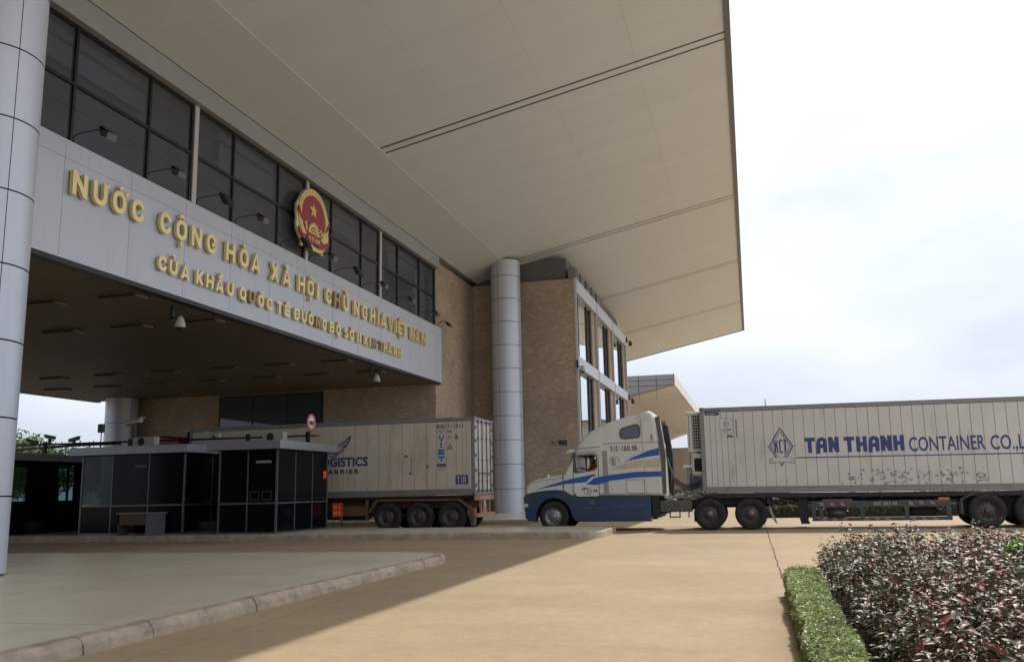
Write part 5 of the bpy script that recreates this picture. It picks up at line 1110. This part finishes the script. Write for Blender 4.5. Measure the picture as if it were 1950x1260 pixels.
# small kiosk glimpsed between cab and container
kt = thing('kiosk', (-2.6, 62, 0), 'small grey glazed kiosk glimpsed under the refrigeration unit', 'kiosk'); KO = (-2.6, 62, 0)
MB(KO).box(-4.2, -2.4, 62, 64, 0, 2.7).build('wall', FARG, kt); MB(KO).box(-4.0, -2.6, 61.97, 61.99, 1.2, 2.3).build('window', GLZ, kt); MB(KO).box(-4.4, -2.2, 61.8, 64.2, 2.702, 2.9).build('roof', FARW, kt)

# ------------------------------------------------------------------ planting
def leaves(name, C, N, L, Wd, cols, m, bend=.25, parent=None, o=(0, 0, 0), simple=False, flat=1.):
    """C centres, N growth directions, L lengths, Wd widths: one mesh of pointed folded leaves"""
    n = len(C); N = N/np.linalg.norm(N, axis=1, keepdims=True); r = rng.normal(size=(n, 3))*flat+np.array([0, 0, 1.])*(1.-flat*.3); A = np.cross(N, r); A /= np.linalg.norm(A, axis=1, keepdims=True); B = np.cross(N, A); sg_ = np.where(B[:, 2:3] < 0, -1., 1.); A = A*sg_; B = B*sg_
    L = L[:, None]; Wd = Wd[:, None]
    if simple:
        V = np.stack([C, C+N*L*.5+A*Wd*.5, C+N*L-B*L*bend, C+N*L*.5-A*Wd*.5], 1); F = np.array([[0, 1, 2, 3]]); k = 4
    else:
        V = np.stack([C, C+N*L*.35+A*Wd*.5+B*Wd*.2, C+N*L*.35, C+N*L*.35-A*Wd*.5+B*Wd*.2, C+N*L*.72+A*Wd*.38+B*Wd*.15-B*L*bend*.5, C+N*L*.72-B*L*bend*.5, C+N*L*.72-A*Wd*.38+B*Wd*.15-B*L*bend*.5, C+N*L-B*L*bend], 1)
        F = np.array([[0, 1, 2, 2], [0, 2, 3, 3], [1, 4, 5, 2], [2, 5, 6, 3], [4, 7, 5, 5], [5, 7, 6, 6]]); k = 8
    V = V.reshape(-1, 3)-np.array(o); base = (np.arange(n)*k)[:, None, None]
    me = bpy.data.meshes.new(name)
    if simple: quads = (F[None]+base).reshape(-1, 4); fl = quads.ravel(); tot = np.full(len(quads), 4)
    else:
        tri = np.array([[0, 1, 2], [0, 2, 3], [4, 7, 5], [5, 7, 6]]); qd = np.array([[1, 4, 5, 2], [2, 5, 6, 3]])
        fl = np.concatenate([(tri[None]+base).reshape(n, -1), (qd[None]+base).reshape(n, -1)], 1).ravel(); tot = np.tile([3, 3, 3, 3, 4, 4], n)
    me.vertices.add(len(V)); me.vertices.foreach_set('co', V.ravel().astype(np.float32)); me.loops.add(len(fl)); me.loops.foreach_set('vertex_index', fl.astype(np.int32))
    me.polygons.add(len(tot)); st_ = np.concatenate([[0], np.cumsum(tot)[:-1]]); me.polygons.foreach_set('loop_start', st_.astype(np.int32)); me.update(calc_edges=True)
    at = me.color_attributes.new('leafcol', 'FLOAT_COLOR', 'POINT'); cc = np.repeat(np.concatenate([cols, np.ones((n, 1))], 1), k, 0); at.data.foreach_set('color', cc.ravel().astype(np.float32))
    me.materials.append(m); q = bpy.data.objects.new(name, me); COL.objects.link(q)
    if parent: q.parent = parent
    else: q.location = o
    return q
def pick(n, pal, w_): 
    pal = np.array(pal, float); i = rng.choice(len(pal), n, p=np.array(w_)/sum(w_)); return pal[i]*rng.uniform(.75, 1.25, (n, 1))
def vnoise(x, y, s, seed=0):
    """smooth value noise"""
    r = np.random.default_rng(seed).uniform(0, 1, (64, 64)); x = x*s; y = y*s; i = np.floor(x).astype(int); j = np.floor(y).astype(int); fx = x-i; fy = y-j; fx = fx*fx*(3-2*fx); fy = fy*fy*(3-2*fy)
    g_ = lambda a, b: r[a % 64, b % 64]; return (g_(i, j)*(1-fx)+g_(i+1, j)*fx)*(1-fy)+(g_(i, j+1)*(1-fx)+g_(i+1, j+1)*fx)*fy
# planted bed soil
bd = MB(); bd.add([(.42, 2.0, .05), (9, 2.0, .05), (9, 13.3, .05), (.45, 13.3, .05)], [(0, 1, 2, 3)]); struct(bd.build('bed_soil', EARTH))
# dark-red shrubs: shoots carrying whorls of glossy leaves
def shrub_h(x, y):
    edge = np.clip((x-.78)/.35, 0, 1)**.5; e2 = np.clip((13.25-y)/.45, 0, 1)**.5
    return (.50+.20*vnoise(x, y, 1.3, 1)+.16*vnoise(x, y, 3.3, 2))*(.55+.45*edge)*(.6+.4*e2)
ns = 8600; sx_ = []; sy_ = []
while len(sx_) < ns:
    y = rng.uniform(3.2, 13.2); x = rng.uniform(.80, .27*y+1.2)
    sx_.append(x); sy_.append(y)
sx_, sy_ = np.array(sx_), np.array(sy_); hh = shrub_h(sx_, sy_)*rng.uniform(.80, 1.12, ns)*(.86+.28*vnoise(sx_, sy_, 6.0, 12))+(rng.uniform(0, 1, ns) > .965)*rng.uniform(.05, .16, ns)
K = 9; tipx = np.repeat(sx_, K); tipy = np.repeat(sy_, K); th_ = np.repeat(hh, K); kk = np.tile(np.arange(K), ns)
down = kk/K*.26*rng.uniform(.6, 1.3, len(kk)); Cc = np.stack([tipx+rng.normal(0, .025, len(kk)), tipy+rng.normal(0, .025, len(kk)), .05+th_-down], 1)
ang = rng.uniform(0, 2*np.pi, len(kk)); up = rng.uniform(-.25, .85, len(kk))*(1-kk/K*.6)+.05; Nn = np.stack([np.cos(ang), np.sin(ang), up], 1)
lobe = vnoise(tipx, tipy, 1.1, 5)
cols = np.where((lobe > .62)[:, None], pick(len(kk), [(.11, .13, .075), (.09, .085, .06), (.12, .05, .04), (.16, .20, .09)], (4, 3, 2, 1)), pick(len(kk), [(.125, .075, .055), (.14, .05, .034), (.14, .13, .10), (.22, .045, .022), (.12, .14, .085)], (4, 3.5, 3, .6, 2.5)))
bright = (kk < 2) & (rng.uniform(0, 1, len(kk)) > .86); cols[bright] = np.array([.36, .045, .018]); cols = cols*.86*np.array([.97, 1.03, .92])
rl = leaves('red_leaf_shrubs', Cc, Nn, rng.uniform(.035, .085, len(kk)), rng.uniform(.014, .032, len(kk)), cols, LEAFG, .38, flat=.5)
tag(rl, 'mass of dark red glossy-leaved shrubs filling the corner bed', 'shrubs', kind='stuff')
sm_ = MB(); rs_ = random.Random(5)
for i in range(0, ns, 6): sm_.tube([(sx_[i]+rs_.uniform(-.08, .08), sy_[i]+rs_.uniform(-.08, .08), .05), (sx_[i], sy_[i], .03+hh[i])], [.006, .003], 3, cap=False)
q = sm_.build('shrub_stems', BARK); tag(q, 'thin dark twigs inside the red-leaved shrub bed', 'twigs', kind='stuff')
# clipped green edging hedge
def hedge(name, x0f, x1f, y0, y1, h, dens, ls, pal, wts, label, core, m=LEAFM):
    t = thing(name, ((x0f(y0)+x1f(y0))/2, (y0+y1)/2, 0), label, 'hedge'); o = tuple(t.location)
    n = int(dens*(y1-y0)); y = rng.uniform(y0, y1, n); u = rng.uniform(0, 1, n); a, b = x0f(y), x1f(y); side = rng.uniform(0, 1, n)
    wdt = (b-a).mean(); ptop = wdt/(wdt+2*h*.8); x = np.where(side < ptop, a+(b-a)*u, np.where(side < ptop+(1-ptop)*.62, a+rng.normal(0, .012, n), b+rng.normal(0, .012, n)))
    z = np.where(side < ptop, h+rng.normal(0, .014, n)+.05*(vnoise(x, y, 6, 3)-.5), h*rng.uniform(.0, 1, n)); endm = rng.uniform(0, 1, n) < .05; y = np.where(endm, y1+rng.normal(0, .01, n), y); x = np.where(endm, a+(b-a)*u, x); z = np.where(endm, h*rng.uniform(0, 1, n), z)
    jit = (side >= ptop)*.07*(vnoise(y, z*3, 4, 8)-.3); x = x+np.where(x < (a+b)/2, -jit, jit)
    nx = np.where(side < ptop, 0, np.where(x < (a+b)/2, -1., 1.)); N = np.stack([nx+rng.normal(0, 1., n), rng.normal(0, 1., n)+endm*1., rng.uniform(-.2, .9, n)], 1)
    leaves('foliage', np.stack([x, y, z], 1), N, rng.uniform(.6, 1.2, n)*ls, rng.uniform(.6, 1.1, n)*ls*.6, pick(n, pal, wts)*(.7+.6*vnoise(x*2, y*2, 3, 21))[:, None], m, .2, t, o, simple=True, flat=.6)
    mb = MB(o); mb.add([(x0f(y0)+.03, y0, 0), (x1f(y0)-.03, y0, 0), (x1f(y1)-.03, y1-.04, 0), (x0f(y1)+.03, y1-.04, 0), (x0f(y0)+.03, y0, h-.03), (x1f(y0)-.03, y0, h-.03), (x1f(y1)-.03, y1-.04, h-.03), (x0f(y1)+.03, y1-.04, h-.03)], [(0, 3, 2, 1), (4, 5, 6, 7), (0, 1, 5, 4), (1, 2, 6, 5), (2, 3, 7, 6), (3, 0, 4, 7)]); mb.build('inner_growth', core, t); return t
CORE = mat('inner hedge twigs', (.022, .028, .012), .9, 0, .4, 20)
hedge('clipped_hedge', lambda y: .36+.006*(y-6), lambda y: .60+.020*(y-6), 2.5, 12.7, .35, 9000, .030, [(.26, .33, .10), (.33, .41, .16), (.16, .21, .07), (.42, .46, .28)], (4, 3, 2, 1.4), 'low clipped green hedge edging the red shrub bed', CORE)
# fresh green seedling at the right edge
n = 260; C2 = np.stack([2.42+rng.normal(0, .08, n), 9.3+rng.normal(0, .10, n), .70+rng.uniform(0, .18, n)], 1)
q = leaves('green_seedling', C2, np.stack([rng.normal(0, 1, n), rng.normal(0, 1, n), rng.uniform(.1, 1.2, n)], 1), rng.uniform(.05, .09, n), rng.uniform(.025, .04, n), pick(n, [(.13, .28, .04), (.20, .36, .07)], (1, 1)), LEAFM)
tag(q, 'bright green young plant sticking out of the red shrubs at the right', 'plant')
# far hedge rows across the yard
def rowhedge(x0, x1, yc, h, wd, label, pal, n_):
    t = thing('yard_hedge', ((x0+x1)/2, yc, 0), label, 'hedge'); o = tuple(t.location); x = rng.uniform(x0, x1, n_); y = yc+rng.normal(0, wd/2.6, n_); z = rng.uniform(0, 1, n_)**.6*h*(1+.12*vnoise(x, y, 2, 4))
    leaves('foliage', np.stack([x, y, z], 1), np.stack([rng.normal(0, .6, n_), rng.normal(-.4, .6, n_), rng.uniform(0, 1, n_)], 1), rng.uniform(.05, .10, n_), rng.uniform(.03, .055, n_), pick(n_, pal, (2, 2, 1)), LEAFG, .2, t, o, simple=True)
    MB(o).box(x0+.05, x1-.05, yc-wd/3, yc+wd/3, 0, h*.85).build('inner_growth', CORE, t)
rowhedge(.3, 16, 43.2, .95, .9, 'dusty olive hedge across the yard, seen under the container', [(.09, .09, .05), (.13, .12, .07), (.07, .05, .035)], 26000)
rowhedge(.3, 16, 42.4, .50, .5, 'lower trimmed edging in front of the far yard hedge', [(.07, .08, .035), (.11, .11, .05), (.05, .05, .03)], 12000)
rowhedge(-5.2, -2.2, 60.5, 1.2, .8, 'short hedge behind the gap between cab and container', [(.08, .10, .05), (.11, .12, .06), (.06, .06, .04)], 4000)
# trees beyond the gateway
def tree(x, y, h, cr_, pal, label, seed, nl=5200, grp='trees beyond the gateway'):
    rg = np.random.default_rng(seed); t = thing('broadleaf_tree', (x, y, 0), label, 'tree', grp); rd = random.Random(seed)
    mb = MB(); mb.tube([(0, 0, 0), (.1, 0, h*.25), (-.05, .1, h*.5), (.1, 0, h*.8)], [.22, .17, .12, .04], 8)
    cl = []
    for i in range(16):
        a = rd.uniform(0, 6.28); rr = cr_*rd.uniform(.25, .85); z = h*rd.uniform(.38, .95); c = (rr*math.cos(a)*(1.15-z/h*.5), rr*math.sin(a)*(1.15-z/h*.5), z); cl.append(c)
        mb.tube([(0, 0, z*.62), (c[0]*.5, c[1]*.5, z*.85), c], [.07, .045, .015], 5)
    mb.build('trunk', BARK, t)
    idx = rg.integers(0, len(cl), nl); cc = np.array(cl)[idx]; d = rg.normal(size=(nl, 3)); d /= np.linalg.norm(d, axis=1, keepdims=True); rad = cr_*.36*rg.uniform(.35, 1.1, nl)[:, None]
    C = cc+d*rad*np.array([1, 1, .75]); leaves('crown', C, d+rg.normal(0, .5, (nl, 3)), rg.uniform(.22, .42, nl), rg.uniform(.12, .24, nl), np.array(pal)[rg.integers(0, len(pal), nl)]*rg.uniform(.7, 1.3, (nl, 1)), LEAFT, .2, t, simple=True)
G1 = [(.07, .12, .045), (.10, .16, .06), (.05, .09, .035)]; G2 = [(.13, .19, .06), (.18, .24, .08), (.10, .15, .05)]
for i, (x, y, h, c_, p_, lb) in enumerate(((-66, 86, 11.0, 4.6, G1, 'tallest tree beyond the gateway, against the sky beside the rear column'), (-72, 81, 7.2, 4.4, G1, 'paler lower tree left of the tallest one beyond the gateway'), (-80, 82, 6.6, 4.6, G1, 'low dark tree seen over the booth roofs beyond the gateway'), (-66, 68, 7.2, 4.4, G2, 'bright green tree seen through the left booth window'),
        (-72, 68, 6.8, 4.2, G1, 'leftmost tree beyond the gateway near the big column'), (-61, 76, 7.0, 4.6, G1, 'dark tree behind the middle booth corner'))): tree(x, y, h, c_, p_, lb, 40+i)
